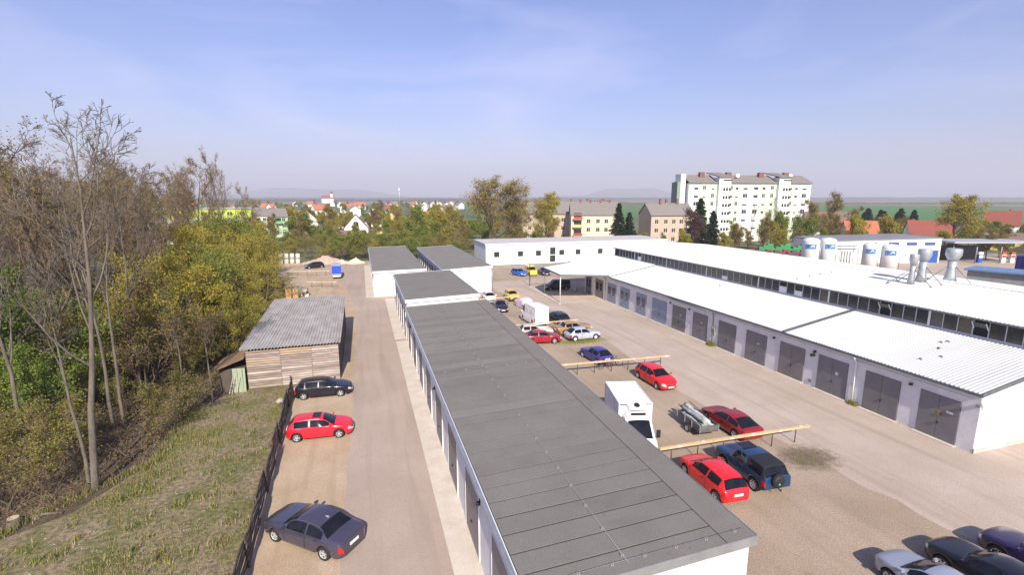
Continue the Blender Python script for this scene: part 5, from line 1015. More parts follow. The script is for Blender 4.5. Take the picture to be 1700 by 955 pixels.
# lean-to with rusty roof and green boards
lt = thing('lean_to', 'small lean-to with rusty brown roof and green boards at the shed corner', 'shed', (-10.4, 42, 0))
rust = M('rusty_sheet', (0.16, 0.095, 0.055), (0.26, 0.17, 0.09), 2, .9, .3, 12, coord='World'); gboard = M('green_board', (0.25, 0.33, 0.20), (0.33, 0.38, 0.27), 3, .85, .3, 14, stretch=(3, 1, .3))
b = MB(); b.hexa([(-11.9, 41.6, 1.95), (-9.6, 41.9, 2.75), (-9.6, 45.5, 2.75), (-11.9, 45.2, 1.95), (-11.9, 41.6, 2.01), (-9.6, 41.9, 2.81), (-9.6, 45.5, 2.81), (-11.9, 45.2, 2.01)]); b.build('roof', rust, lt)
b = MB(); b.box(-11.5, 42.3, 0, -9.64, 45.2, 1.9); b.build('wall', dplank, lt)
for k in range(5):
    t_ = rr.uniform(-.03, .03); b = MB(); b.hexa([(-10.5 + k * .185, 41.86, 0), (-10.5 + k * .185 + .17, 41.86, 0), (-10.5 + k * .185 + .17, 41.9, 0), (-10.5 + k * .185, 41.9, 0), (-10.5 + k * .185 + t_, 41.94, 2.0), (-10.33 + k * .185 + t_, 41.94, 2.0), (-10.33 + k * .185 + t_, 41.98, 2.0), (-10.5 + k * .185 + t_, 41.98, 2.0)]); b.build('board', gboard, lt)
for (x0_, x1_) in ((-10.25, -9.95), (-10.6, -10.3), (-10.8, -10.45)):
    b = MB(); b.bar((x0_, 41.7, .02), (x1_, 41.84, 1.3), .06, .03); b.build('loose_slat', plank_m[1], lt)
# rail fence of rough slabs
fence = thing('rail_fence', 'dark rustic fence of rough timber rails between grass bank and parking strip', 'fence', (-5.2, 15, 0)); frail = [M('fence_rail_%d' % i, a, b_, 2, .95, .5, 10, stretch=(3, .4, 3)) for i, (a, b_) in enumerate((((0.105, 0.075, 0.058), (0.06, 0.045, 0.037)), ((0.15, 0.115, 0.09), (0.085, 0.062, 0.05))))]
fx = lambda y: lerp(-5.15, -5.98, (y - 15) / 25); nb = 9; ys_ = [15 + 25.4 * k / nb for k in range(nb + 1)]
for y in ys_:
    b = MB(); h_ = 1.55 + rr.uniform(-.06, .12); b.tube([(fx(y), y, 0), (fx(y) - .06 + rr.uniform(-.04, .04), y, h_)], [.065, .05], 7); b.build('post', frail[0], fence)
for k in range(nb):
    for z in (.22, .50, .78, 1.06, 1.32):
        a, c_ = ys_[k] - .15, ys_[k + 1] + .15; n = 5; pts = [(fx(lerp(a, c_, i / n)) + .08 * (-1) ** k * .6 - z * .03 + rr.uniform(-.025, .025), lerp(a, c_, i / n), z + rr.uniform(-.04, .04)) for i in range(n + 1)]
        b = MB()
        for i in range(n):
            p, q = pts[i], pts[i + 1]; h_, t_ = .075, .028
            b.hexa([(p[0] - t_, p[1], p[2] - h_), (p[0] + t_, p[1], p[2] - h_), (q[0] + t_, q[1], q[2] - h_), (q[0] - t_, q[1], q[2] - h_), (p[0] - t_, p[1], p[2] + h_), (p[0] + t_, p[1], p[2] + h_), (q[0] + t_, q[1], q[2] + h_), (q[0] - t_, q[1], q[2] + h_)])
        b.build('rail', frail[rr.randrange(2)], fence)
# boulder and tree stump on the grass
def boulder(label, x, y, s_, mat, name='boulder', cat='boulder'):
    r_ = random.Random(x); b = MB(); b.lathe([(s_ * .75, -.02), (s_, .25 * s_), (s_ * .85, .6 * s_), (s_ * .4, .85 * s_)], 9, c=(0, 0, 0)); b.v = [(p[0] * r_.uniform(.75, 1.15), p[1] * r_.uniform(.75, 1.15), p[2] * r_.uniform(.85, 1.1)) for p in b.v]; o = b.build(name, mat); o.location = (x, y, 0); tag(o, label, cat); return o
boulder('pale stone lying by the shed end of the fence', -6.7, 38.9, .32, peb)
st = thing('tree_stump', 'cut tree stump lying at the edge of the wood', 'stump', (-16.6, 26.9, 0)); b = MB(); b.lathe([(.34, 0), (.26, .2), (.24, .42)], 10); b.build('bark', bark, st, True); b = MB(); b.lathe([(.22, .425), (.21, .43)], 10); b.build('cut_face', M('cut_wood', (0.5, 0.38, 0.24), rough=.9), st, True)
lg = thing('fallen_log', 'fallen pale branch lying beside the tree stump', 'log', (-15.6, 27.3, .08)); b = MB(); b.tube([(-.6, 0, 0), (0, .05, .03), (.7, -.02, 0)], [.08, .07, .05], 7); b.build('log', bark, lg, True)
# big bags stacked on pallets
bag_m = M('woven_bag', (0.66, 0.62, 0.57), (0.55, 0.5, 0.46), 2.5, .8, .5, 8)
def bulk_bag(x, y, z, label):
    t = thing('bulk_bag', label, 'bulk bag', (x, y, z), random.uniform(-.1, .1), 'bulk bags stacked at the far end'); b = MB(); b.lathe([(.50, .14), (.58, .3), (.6, .8), (.56, 1.1), (.4, 1.2)], 8); b.v = [(math.copysign(min(abs(p[0]), .5), p[0]), math.copysign(min(abs(p[1]), .5), p[1]), p[2]) for p in b.v]; b.build('bag', bag_m, t, True)
    b = MB()
    for sx in (-.42, .42):
        for sy in (-.42, .42): b.tube([(sx, sy, 1.05), (sx * .9, sy * .9, 1.32), (sx * .7, sy, 1.08)], .02, 4)
    b.build('lifting_loops', bag_m, t, True); b = MB()
    for yy in (-.5, -.2, .1, .4): b.box(-.56, yy, .10, .56, yy + .12, .13)
    for xx in (-.5, -.05, .42): b.box(xx, -.5, .0, xx + .08, .52, .098)
    b.build('pallet', plank_m[1], t, True)
wrd = ('first', 'second', 'third', 'fourth')
for k in range(4):
    bulk_bag(-18.8 + k * 1.28, 126.0 - k * .25, 0, 'white bulk bag in the lower layer, %s counted from the wood' % wrd[k])
    bulk_bag(-18.75 + k * 1.28, 126.0 - k * .25, 1.26, 'white bulk bag in the upper layer, %s counted from the wood' % wrd[k])
def heap(name, label, cat, x, y, rx, ry, h, mat, seed):
    r_ = np.random.default_rng(seed); n = 22; X, Y = np.meshgrid(np.linspace(-1, 1, n), np.linspace(-1, 1, n)); r2 = np.sqrt(X ** 2 + Y ** 2); Z = h * np.clip(1 - r2, 0, None) ** 1.1 * (1 + .0 * X) + h * .07 * r_.normal(size=X.shape) * (r2 < .95) ; Z[r2 > .98] = -.02
    V = np.stack([X.ravel() * rx, Y.ravel() * ry, Z.ravel()], 1); i = (np.arange(n - 1)[:, None] * n + np.arange(n - 1)[None]).ravel(); F = np.stack([i, i + 1, i + n + 1, i + n], 1); o = link(name, np_mesh(name, V, F, mat, None, False), None, (x, y, .01)); tag(o, label, cat); return o
heap('rubble_heap', 'pinkish heap of brick rubble behind the far black car', 'rubble heap', -8.6, 124.6, 5.2, 2.6, 1.9, M('brick_rubble', (0.38, 0.24, 0.19), (0.45, 0.36, 0.30), 1.6, .95, .6, 8), 1)
heap('sand_heap', 'pale sand heap nearest the garages', 'sand heap', -1.9, 122.6, 2.3, 1.6, 1.25, M('pale_sand', (0.62, 0.54, 0.42), (0.55, 0.47, 0.36), 2, .95, .3, 9), 2)
heap('sand_heap', 'smaller pale sand heap beside the rubble', 'sand heap', -5.0, 123.2, 1.6, 1.3, .95, MAT['pale_sand'], 3)
# scrap pile behind the shed: two orange frames, dark machines, wooden pallet
orange = M('faded_orange', (0.55, 0.23, 0.10), (0.62, 0.36, 0.2), 3, .8); scrap = M('scrap_metal', (0.07, 0.065, 0.065), (0.22, 0.2, 0.19), 5, .7)
for k, x in enumerate((-11.35, -10.35)):
    t = thing('orange_cabinet', ('orange metal cabinet nearer the wood in the scrap pile', 'wider orange metal cabinet nearer the driveway in the scrap pile')[k], 'cabinet', (x, 80.6, 0), .05); b = MB(); b.box(-.36, -.2, .05, .36, .25, 1.6); b.build('body', orange, t, True); b = MB(); b.box(-.3, -.235, .15, -.01, -.205, 1.5); b.build('door', orange, t, True); b = MB(); b.box(.01, -.235, .15, .3, -.205, 1.5); b.build('door', orange, t, True)
for k, (x, y, w_, d_, h_, lab) in enumerate(((-13.2, 81.3, 1.3, 1.0, 1.2, 'heap of dark scrap parts nearest the wood'), (-9.3, 82.6, 1.0, 1.2, 1.7, 'dark scrap machine nearest the driveway'), (-11.0, 83.2, 2.2, 1.0, 1.8, 'tangle of dark scrap behind the orange cabinets'))):
    t = thing('scrap_heap', lab, 'scrap', (x, y, 0)); r_ = random.Random(k)
    for q in range(9):
        b = MB(); px_, py_, pz_ = r_.uniform(-w_ / 2, w_ / 2), r_.uniform(-d_ / 2, d_ / 2), r_.uniform(0, h_ * .6); s_ = r_.uniform(.15, .4); b.hexa([(px_ + sx * s_ * r_.uniform(.6, 1.1), py_ + sy * s_ * r_.uniform(.6, 1.1), max(0, pz_ + sz * s_)) for sz in (0, 1.4) for sx, sy in ((-1, -1), (1, -1), (1, 1), (-1, 1))]); b.build('scrap_piece', [scrap, rust, steel, scrap][r_.randrange(4)], t, True)
    for q in range(4):
        b = MB(); b.tube([(r_.uniform(-w_ / 2, w_ / 2), r_.uniform(-.4, .4), .1), (r_.uniform(-w_ / 2, w_ / 2), r_.uniform(-.4, .4), h_ * r_.uniform(.8, 1.1))], .035, 5); b.build('pipe', scrap, t, True)
# slim lamp post by the canopy
lp = thing('lamp_post', 'thin dark lamp post beyond the canopy posts', 'lamp post', (27.95, 80.6, 0)); b = MB(); b.tube([(0, 0, 0), (0, 0, 4.2)], .07, 8); b.build('post', blackp, lp, True); b = MB(); b.tube([(0, 0, 4.2), (-.6, .1, 4.5), (-1.2, .1, 4.6)], .025, 5); b.build('arm', steel, lp, True); b = MB(); b.box(-1.5, .02, 4.56, -1.2, .18, 4.64); b.build('lamp_head', whitetrim, lp, True)
tm_ = thing('wall_recess_clutter', 'pale garden machine standing under the canopy by the wall', 'machine', (33.6, 73.6, 0)); b = MB(); b.tube([(-.3, 0, .3), (0, 0, .9), (.3, 0, .3)], .04, 6); b.lathe([(.3, .02), (.32, .3), (.2, .5)], 10); b.build('drum', steel, tm_, True)
# ---------------------------------------------------------------- buildings beyond the yard
sheet('meadow', [(-420, 126), (-24, 134), (1.4, 127), (28, 121.4), (75, 121.4), (84, 100), (170, 97), (330, 60), (420, 240), (330, 340), (-420, 420)], 0.006, M('rough_meadow', (0.15, 0.125, 0.07), (0.085, 0.11, 0.03), .06, 1.0, .4, 3, coord='World', fine=.35, fscale=1.5))
def wallmat(name, c): return M('render_' + name, c, tuple(v * .9 for v in c), .6, .9, .1, 10)
roof_red = M('red_tiles', (0.27, 0.075, 0.05), (0.20, 0.06, 0.045), 3, .85, .4, 8); roof_orange = M('orange_tiles', (0.46, 0.15, 0.075), (0.36, 0.12, 0.06), 3, .85, .4, 8); roof_brown = M('brown_tiles', (0.16, 0.10, 0.08), (0.22, 0.15, 0.12), 3, .85, .4, 8); roof_grey = M('grey_tiles', (0.17, 0.155, 0.145), (0.23, 0.21, 0.19), 3, .85, .4, 8)
brick = M('chimney_brick', (0.24, 0.11, 0.075), (0.17, 0.08, 0.06), 5, .9)
def gable_house(name, label, cat, x, y, rz, w, d, he, hr, wm, rm, wins=(), axis='x', chim=(), side_wins=(), group=None, oh=.4, balcony=(), door=None):
    """front faces local -y; ridge along x or y; wins: (x, z, w, h) on the front, side_wins (y, z, w, h) on both ends"""
    t = thing(name, label, cat, (x, y, 0), R(rz), group); hw, hd = w / 2, d / 2
    b = MB()
    if axis == 'x': b.poly_prism([(-hd, 0), (hd, 0), (hd, he), (0, hr - .12), (-hd, he)], 'x', -hw, hw)
    else: b.poly_prism([(-hw, 0), (hw, 0), (hw, he), (0, hr - .12), (-hw, he)], 'y', -hd, hd)
    b.build('wall', wm, t, True); half = hd if axis == 'x' else hw; sl = (hr - he) / half; rfs = []
    for s_ in (-1, 1):
        e = half + oh; ze = he - sl * oh; pr = [(s_ * e, ze), (0, hr), (0, hr + .16), (s_ * e, ze + .14)]; b = MB(); b.poly_prism(pr, axis, -(hw if axis == 'x' else hd) - oh * .7, (hw if axis == 'x' else hd) + oh * .7); rfs.append(b.build('roof', rm, t, True))
    for (cx, cy, h_) in chim:
        zb_ = hr - sl * abs(cy if axis == 'x' else cx) - .4; b = MB(); b.box(cx - .35, cy - .3, zb_, cx + .35, cy + .3, zb_ + h_ + .4); b.box(cx - .42, cy - .37, zb_ + h_ + .402, cx + .42, cy + .37, zb_ + h_ + .5); b.build('chimney', brick, rfs[0], True)
    for (wx, wz, ww, wh) in wins:
        b = MB(); b.box(wx - ww / 2, -hd - .03, wz, wx + ww / 2, -hd - .004, wz + wh); o = b.build('window', glassd, t, True); f = MB(); f.box(wx - ww / 2 - .08, -hd - .06, wz - .1, wx + ww / 2 + .08, -hd - .004, wz - .004); f.box(wx - .04, -hd - .05, wz, wx + .04, -hd - .032, wz + wh); f.build('frame', whitetrim, o, True)
    for (wy, wz, ww, wh) in side_wins:
        for s_ in (-1, 1): b = MB(); xa, xb = sorted((s_ * (hw + .004), s_ * (hw + .03))); b.box(xa, wy - ww / 2, wz, xb, wy + ww / 2, wz + wh); b.build('window', glassd, t, True)
    for (bx, bz, bw, bm_) in balcony:
        b = MB(); b.box(bx - bw / 2, -hd - 1.2, bz, bx + bw / 2, -hd - .004, bz + .15); o = b.build('balcony', wm, t, True); b = MB(); b.box(bx - bw / 2, -hd - 1.24, bz + .15, bx + bw / 2, -hd - 1.18, bz + 1.05); b.build('balustrade', bm_, o, True); b = MB(); b.box(bx - bw / 2 + .2, -hd - .03, bz + .2, bx + bw / 2 - .2, -hd - .006, bz + 2.2); b.build('balcony_door', glassd, o, True)
    if door: b = MB(); b.box(door[0] - .6, -hd - .04, .02, door[0] + .6, -hd - .004, 2.2); b.build('door', roof_brown, t, True)
    return t
# tall apartment block
apt = thing('apartment_block', 'tall white and pale green apartment block with two stair towers', 'apartment block', (110.7, 149.2, 0), math.atan2(-8.8, 49.1))
aw = wallmat('apartment', (0.80, 0.82, 0.80)); ag = wallmat('apartment_green', (0.60, 0.70, 0.52)); AW = 46.6; fr_ = lambda px: (px - 190) / (1285 - 190) * AW
b = MB(); b.box(0, 0, 0, AW, 12, 20.6); b.build('wall', aw, apt, True)
for a, c_ in ((295, 437), (540, 637), (822, 968), (1073, 1172)):
    b = MB(); b.box(fr_(a), -.09, 0, fr_(c_), -.004, 20.58); b.build('facade_panel', ag, apt, True)
for a, c_ in ((437, 540), (970, 1070)):
    b = MB(); b.box(fr_(a), -1.3, 0, fr_(c_), 7, 22.6); tw = b.build('stair_tower', aw, apt, True)
    b = MB(); b.hexa([(fr_(a) - .5, -1.9, 22.6), (fr_(c_) + .4, -1.9, 22.6), (fr_(c_) + .4, 7.4, 24.4), (fr_(a) - .5, 7.4, 24.4), (fr_(a) - .5, -1.9, 22.9), (fr_(c_) + .4, -1.9, 22.9), (fr_(c_) + .4, 7.4, 24.7), (fr_(a) - .5, 7.4, 24.7)]); b.build('tower_roof', roof_grey, tw, True)
    for r_ in range(6):
        for q in range(3):
            xx = fr_(a) + 1.6 + q * 1.05 - .3 * (r_ % 2) * 0; z_ = 17.9 - r_ * 2.8; b = MB(); b.box(xx, -1.34, z_, xx + .75, -1.304, z_ + 1.1); b.build('window', glassd, tw, True)
    b = MB(); b.box(fr_(a) + 1.5, -1.35, 21.4, fr_(a) + 4.6, -1.304, 21.9); b.build('vent_louvre', glassd, tw, True)
for a, c_ in ((190, 437), (540, 970), (1070, 1285)):
    b = MB(); b.hexa([(fr_(a) - .2, -.6, 20.6), (fr_(c_) + .2, -.6, 20.6), (fr_(c_) + .2, 6, 23.4), (fr_(a) - .2, 6, 23.4), (fr_(a) - .2, -.6, 20.9), (fr_(c_) + .2, -.6, 20.9), (fr_(c_) + .2, 6, 23.7), (fr_(a) - .2, 6, 23.7)]); b.hexa([(fr_(a) - .2, 6.01, 23.4), (fr_(c_) + .2, 6.01, 23.4), (fr_(c_) + .2, 12.5, 20.6), (fr_(a) - .2, 12.5, 20.6), (fr_(a) - .2, 6.01, 23.7), (fr_(c_) + .2, 6.01, 23.7), (fr_(c_) + .2, 12.5, 20.9), (fr_(a) - .2, 12.5, 20.9)]); b.build('roof', roof_grey, apt, True)
for px in (345, 585, 880, 1110):
    b = MB(); b.box(fr_(px) - .9, 3.6, 21.6, fr_(px) + .9, 5.0, 24.6); b.build('chimney', brick, apt, True)
for px in (645, 1125):
    b = MB(); b.lathe([(.05, 0), (.45, .18), (.7, .4)], 12); b.v = [(p[0] + fr_(px), 2.6 - p[2], 23.4 + p[1]) for p in b.v]; b.tube([(fr_(px), 2.7, 22.2), (fr_(px), 2.6, 23.4)], .06, 6); b.build('satellite_dish', whitetrim, apt, True)
b = MB(); b.box(-2.4, 1.5, 0, -.6, 6, 23.8); b.build('flue_shaft', aw, apt, True); b = MB(); b.box(-3.6, 1.4, 0, -2.41, 6, 21); b.build('end_wall', wallmat('apartment_dark_green', (0.22, 0.30, 0.24)), apt, True)  # end piece has its own dark green
for r_ in range(8):
    z_ = 18.4 - r_ * 2.8
    if z_ < .5: z_ = .4
    for px, ww in ((255, 1.5), (325, 1.0), (400, 1.0), (560, 1.1), (613, 1.0), (690, 1.6), (785, 1.6), (855, 1.0), (930, 1.0), (1098, 1.1), (1150, 1.0), (1225, 1.6)):
        rr_ = random.Random(r_ * 100 + px); b = MB(); b.box(fr_(px) - ww / 2, -.13, z_, fr_(px) + ww / 2, -.095, z_ + 1.35); o = b.build('window', glassd, apt, True)
        f = MB(); f.box(fr_(px) - ww / 2 - .06, -.15, z_ - .1, fr_(px) + ww / 2 + .06, -.094, z_ - .003)
        if rr_.random() < .55: f.box(fr_(px) - ww / 2 + .03, -.145, z_ + 1.35 * rr_.uniform(.25, .7), fr_(px) + ww / 2 - .03, -.132, z_ + 1.34)
        else: f.box(fr_(px) - .05, -.145, z_, fr_(px) + .05, -.132, z_ + 1.35)
        f.build('blind', whitetrim, o, True)
cream = wallmat('cream', (0.64, 0.57, 0.44)); beige = wallmat('beige', (0.50, 0.40, 0.31)); wht = wallmat('house_white', (0.78, 0.77, 0.75)); yel = wallmat('yellow', (0.70, 0.55, 0.22)); redb = M('red_balcony', (0.45, 0.05, 0.04)); yelb = M('yellow_balcony', (0.7, 0.5, 0.15))
grid = lambda xs_, zs_, w_=1.1, h_=1.3: [(x_, z_, w_, h_) for x_ in xs_ for z_ in zs_]
gable_house('residential_block', 'cream three-storey block with red and yellow balconies left of the dark firs', 'building', 78.6, 157.5, -20, 17, 11, 9.9, 13.6, cream, roof_grey, grid((-2.6, .6, 3.4, 6.6), (1.2, 4.1, 7.0)), 'x', ((-5, .5, 1.6), (-1.5, .5, 1.6), (2, .5, 1.6), (5.2, .5, 1.6)), ((0, 7, 1, 1.2),), balcony=((-6.3, 2.6, 3, redb), (-6.3, 5.5, 3, yelb), (-6.3, 8.2, 3, redb)))
gable_house('residential_block', 'beige three-storey block with grey hip roof and brick chimneys by the dark firs', 'building', 100.5, 147, -10, 15, 11, 9.9, 13.6, beige, roof_grey, grid((-5.6, -2.4, .4, 3.0), (1.2, 4.1, 7.0)), 'x', ((-2.5, -.5, 1.8), (0, .3, 1.6), (3.5, -.5, 1.8)), ((0, 7, 1, 1.2),), balcony=((5.8, 2.6, 2.6, whitetrim), (5.8, 5.5, 2.6, whitetrim)))
gable_house('residential_block', 'cream block half hidden behind the large bare tree', 'building', 66, 172, -20, 18, 11, 10, 13.8, beige, roof_grey, grid((-6, -2, 2, 6), (1.2, 4.1, 7.0)), 'x', ((-4, .4, 1.6), (3, .4, 1.6)))
gable_house('residential_block', 'long grey-roofed block farther back between bare trees', 'building', 92, 196, -18, 30, 11, 10, 13.8, cream, roof_grey, grid((-12, -8, -4, 0, 4, 8, 12), (1.2, 4.1, 7.0)), 'x', ((-10, .4, 1.6), (-5, .4, 1.6), (2, .4, 1.6), (9, .4, 1.6)))
# right: houses with red roofs beyond the fuel station
gable_house('house', 'barn-like house with orange tiled roof behind the yellow shrub', 'house', 151.5, 117, -30, 9, 8, 3.6, 8.2, cream, roof_orange, grid((-3, 2), (1.2,)), 'x', ())
gable_house('house', 'house with red tiled roof and yellow awning beyond the fuel station', 'house', 171, 109.5, -42, 11, 8, 4.4, 8.4, wht, roof_red, grid((-4.5, 4.5), (1.2,)), 'x', ((-4, 1, 1.4),), ((0, 1.3, 1, 1.2),))
aw_ = thing('awning', 'yellow awning on the red-roofed house', 'awning', (168.1, 106.0, 2.3), R(-42)); b = MB(); b.hexa([(-2.6, -1.6, 0), (2.6, -1.6, 0), (2.6, .0, .7), (-2.6, .0, .7), (-2.6, -1.6, .08), (2.6, -1.6, .08), (2.6, .0, .78), (-2.6, .0, .78)]); b.build('cloth', M('yellow_cloth', (0.8, 0.62, 0.05)), aw_, True)
gable_house('house', 'brown-roofed house with white gable beside the apartment block', 'house', 160, 136, -40, 14, 10, 4.4, 10.5, wht, roof_brown, grid((-3, 3), (1.2,)), 'x', ((2, .5, 1.4),))
gable_house('house', 'dark red-roofed house at the right edge beyond the broad willow', 'house', 262, 140, -60, 11, 9, 4.4, 10.0, wht, roof_red, grid((-3, 3), (1.2,)), 'x', ((2, .5, 1.4),))
gable_house('house', 'low ochre outbuilding at the right edge of the village', 'house', 186, 96, -60, 9, 6, 3, 5.0, yel, roof_brown, grid((0,), (1.2,)), 'x')
# middle and left: town houses behind the hedge belt
gable_house('house', 'white house with steep dark roof, its gable toward the yard', 'house', -2.2, 211, 0, 9.2, 10, 3.6, 8.9, wht, roof_brown, ((0, 4.3, 1.3, 1.9), (-2.4, .9, 1.2, 1.3), (2.4, .9, 1.2, 1.3), (0, 6.9, .6, .6)), 'y', ((2, 2, 1.6),), balcony=((0, 3.6, 2.4, roof_brown),))
gable_house('garden_shed', 'long brown-roofed shed in front of the white gable house', 'shed', -3.2, 196, 0, 9, 4.5, 2.1, 3.3, roof_brown, roof_brown, (), 'x')
gable_house('garden_shed', 'small ochre garden shed right of the brown one', 'shed', 8.4, 195, -5, 6, 4.5, 2.3, 3.6, yel, roof_grey, ((1.2, 1.0, .9, 1.0),), 'y')
gable_house('town_house', 'white town house with dark roof and blue balconies above the trees', 'house', -40.5, 219, 14, 8, 12, 8.6, 11.6, wht, roof_grey, grid((-2.6, 2.6), (1.0, 3.9, 6.5)), 'x', ((-3, .3, 1.6),), balcony=((0, 5.6, 3, M('blue_balcony', (0.15, 0.22, 0.5))), (0, 2.8, 3, MAT['blue_balcony'])))
gable_house('town_house', 'pale green town house joined beside the white one', 'house', -33.2, 220.6, 14, 7, 12, 8.2, 11.2, wallmat('pale_green', (0.45, 0.6, 0.4)), roof_grey, grid((-2.0, 2.0), (1.0, 3.9, 6.3)), 'x', balcony=((0, 5.4, 2.6, M('green_balcony', (0.15, 0.42, 0.2))),))
lime = wallmat('lime_green', (0.46, 0.56, 0.08))
gable_house('apartment_house', 'long flat lime-green apartment house seen through the trees', 'building', -55, 206, 14, 30, 12, 11.6, 11.9, lime, M('flat_roof', (0.4, 0.38, 0.36)), grid((-12, -8, -4, 0, 4, 8, 12), (9.2,), 1.6, 1.2), 'x')
b = MB(); gw_ = thing('apartment_house', 'white lower wing standing in front of the lime-green house', 'building', (-53, 197, 0), R(14)); b.box(-16, -4, 0, 14, 4, 8.2); b.build('wall', wht, gw_, True)
for x_ in range(-14, 13, 4):
    for z_ in (1.2, 4.6): b = MB(); b.box(x_, -4.04, z_, x_ + 1.4, -4.004, z_ + 1.4); b.build('window', glassd, gw_, True)
gable_house('apartment_tower', 'pale high-rise glimpsed through the bare trees on the left', 'building', -90, 226, 24, 10, 10, 19.5, 20.5, cream, roof_grey, grid((-3, 0, 3), (3, 6, 9, 12, 15, 18, 21)), 'x')
gable_house('house', 'house with bright orange roof and white gable behind the town houses', 'house', -24.5, 252, 5, 9, 9, 5.2, 9.6, wht, roof_orange, grid((-2, 2), (1.2, 4)), 'y')
gable_house('house', 'row house with orange roof left of the bright orange gable', 'house', -37, 257, 5, 17, 9, 5.6, 9.4, cream, roof_orange, grid((-6, -2, 2, 6), (1.2, 4)), 'x')
gable_house('flat_building', 'low flat-roofed violet grey hall below the orange roofs', 'building', -30, 238, 8, 16, 8, 5.4, 5.7, wallmat('violet_grey', (0.4, 0.36, 0.42)), roof_brown, grid((-5, 0, 5), (1.5,), 2.4, 1.6), 'x')
gable_house('house', 'small cream gabled house half hidden by the yellow-green tree', 'house', -22.5, 203, 0, 7, 8, 3.4, 7.4, cream, roof_brown, ((-1.6, 1, 1.1, 1.3), (1.6, 1, 1.1, 1.3)), 'y', ((1.5, 1, 1.2),))
gable_house('house', 'white house with grey roof right of the dark trees of the town', 'house', 5.5, 284, 10, 10, 9, 5.0, 10, wht, roof_grey, grid((-3, 0, 3), (1.2, 4)), 'y', ((2, 2, 1.5),))
gable_house('house', 'white house with dark roof left of the dark trees of the town', 'house', -13, 278, -6, 9, 9, 5, 9.6, wht, roof_grey, grid((-3, 3), (1.2, 4)), 'y')
gable_house('house', 'orange-roofed house among trees above the far garages', 'house', 33, 243, -8, 12, 10, 4.6, 9.0, wht, roof_orange, grid((-4, 0, 4), (1.2,)), 'x', ((2, .4, 1.4),))
gable_house('house', 'ochre house half hidden by trees right of the ochre garden shed', 'house', 14, 246, -5, 9, 9, 5, 8.6, yel, roof_brown, grid((-2, 2), (1.2, 4)), 'y')
# far houses of the town: one wall and roof mesh pair per kind, too small for more parts
rr = random.Random(17); hp = []
for k, (wm, rm) in enumerate(((wht, roof_red), (wht, roof_orange), (cream, roof_brown), (wht, roof_grey))):
    w_, d_, he, hr = (10, 14, 9, 12)[k], 9, (4.5, 5, 4.2, 6)[k], (8.5, 9.5, 8, 9)[k]
    b = MB(); b.poly_prism([(-d_ / 2, 0), (d_ / 2, 0), (d_ / 2, he), (0, hr), (-d_ / 2, he)], 'x', -w_ / 2, w_ / 2); wme = b.mesh('wall', wm); b = MB(); e = d_ / 2 + .5; sl = (hr - he) / (d_ / 2)
    for s_ in (-1, 1): b.poly_prism([(s_ * e, he - sl * .5 + .05), (0, hr + .05), (0, hr + .3), (s_ * e, he - sl * .5 + .3)], 'x', -w_ / 2 - .4, w_ / 2 + .4)
    hp.append((wme, b.mesh('roof', rm)))
def far_house(x, y, rz, k):
    kind = ('white house with red roof', 'white house with orange roof', 'cream house with brown roof', 'white house with grey roof')[k]
    t = thing('far_house', kind + ' in the distant part of the town', 'house', (x, y, 0), rz, 'distant ' + kind.split()[0] + ' houses with ' + kind.split()[-2] + ' roofs'); link('wall', hp[k][0], t); link('roof', hp[k][1], t)
for k in range(46):
    d_ = rr.uniform(420, 1250); a = R(rr.uniform(-16, 11)); far_house(d_ * math.sin(a), d_ * math.cos(a), rr.uniform(-.6, .6) + rr.choice((0, 1.57)), rr.randrange(4))
# church with tower, radio mast
ch = gable_house('church', 'large white church with red roof on the horizon', 'church', -94, 1597, 0, 34, 16, 14, 24, wht, roof_red, (), 'x'); b = MB(); b.box(8, -5, 0, 15, 5, 28); b.build('tower', wht, ch, True); b = MB(); b.lathe([(5, 28), (4, 32), (.4, 38)], 4, c=(11.5, 0, 0), smooth=False); b.build('spire', roof_red, ch, True)
ms = thing('radio_mast', 'thin pale radio mast rising above the town', 'mast', (45.3, 613.6, 0)); b = MB(); b.tube([(0, 0, 0), (0, 0, 31)], [.5, .22], 6); b.build('mast_pole', steel, ms, True); b = MB(); b.box(-.9, -.5, 25, .9, .5, 27); b.build('antenna', whitetrim, ms, True)
# trees among the houses
plant('bigbare', 'large_bare_tree', 'large wide golden-brown tree behind the flat white building', 'tree', 33.5, 131, 17.5, .5, wide=1.5)
plant('willow', 'weeping_willow', 'golden weeping willow in front of the cream block', 'tree', 50, 132, 14.5, 1.0, wide=.8)
plant('bigbare', 'large_bare_tree', 'smaller golden tree between the wide one and the willow', 'tree', 41.5, 133, 13, 2.5, wide=1.1)
plant('fir0', 'fir_tree', 'tall dark fir left of the beige block', 'tree', 70.5, 126, 14.2, .3, wide=1.1); plant('fir1', 'fir_tree', 'shorter dark fir right beside the tall one', 'tree', 74.6, 127, 11.5, 1.3, wide=1.15)
plant('fir0', 'fir_tree', 'dark fir in front of the left end of the apartment block', 'tree', 92.6, 119, 15.6, .9, wide=1.2); plant('fir1', 'fir_tree', 'second dark fir before the apartment block', 'tree', 97.4, 119.2, 12, 2.2, wide=1.1)
plant('plum', 'plum_tree', 'purple-leaved tree beside the dark fir', 'tree', 89.6, 117.5, 11, .2, wide=.7)
for k, (x, y, h) in enumerate(((119, 128, 12.5), (127, 125, 14), (133, 122, 12.8))): plant('tall%d' % k, 'bare_tree', ('bare branching tree before the middle of the apartment block', 'tall bare tree before the right stair tower', 'bare tree at the right corner of the apartment block')[k], 'tree', x, y, h, k)
plant('fgreen0', 'leafy_tree', 'yellow-green tree in front of the right stair tower', 'tree', 123, 121, 10.5, .7, wide=.7); plant('fgold0', 'budding_tree', 'golden budding tree before the apartment block', 'tree', 104, 117, 6.5, .7)
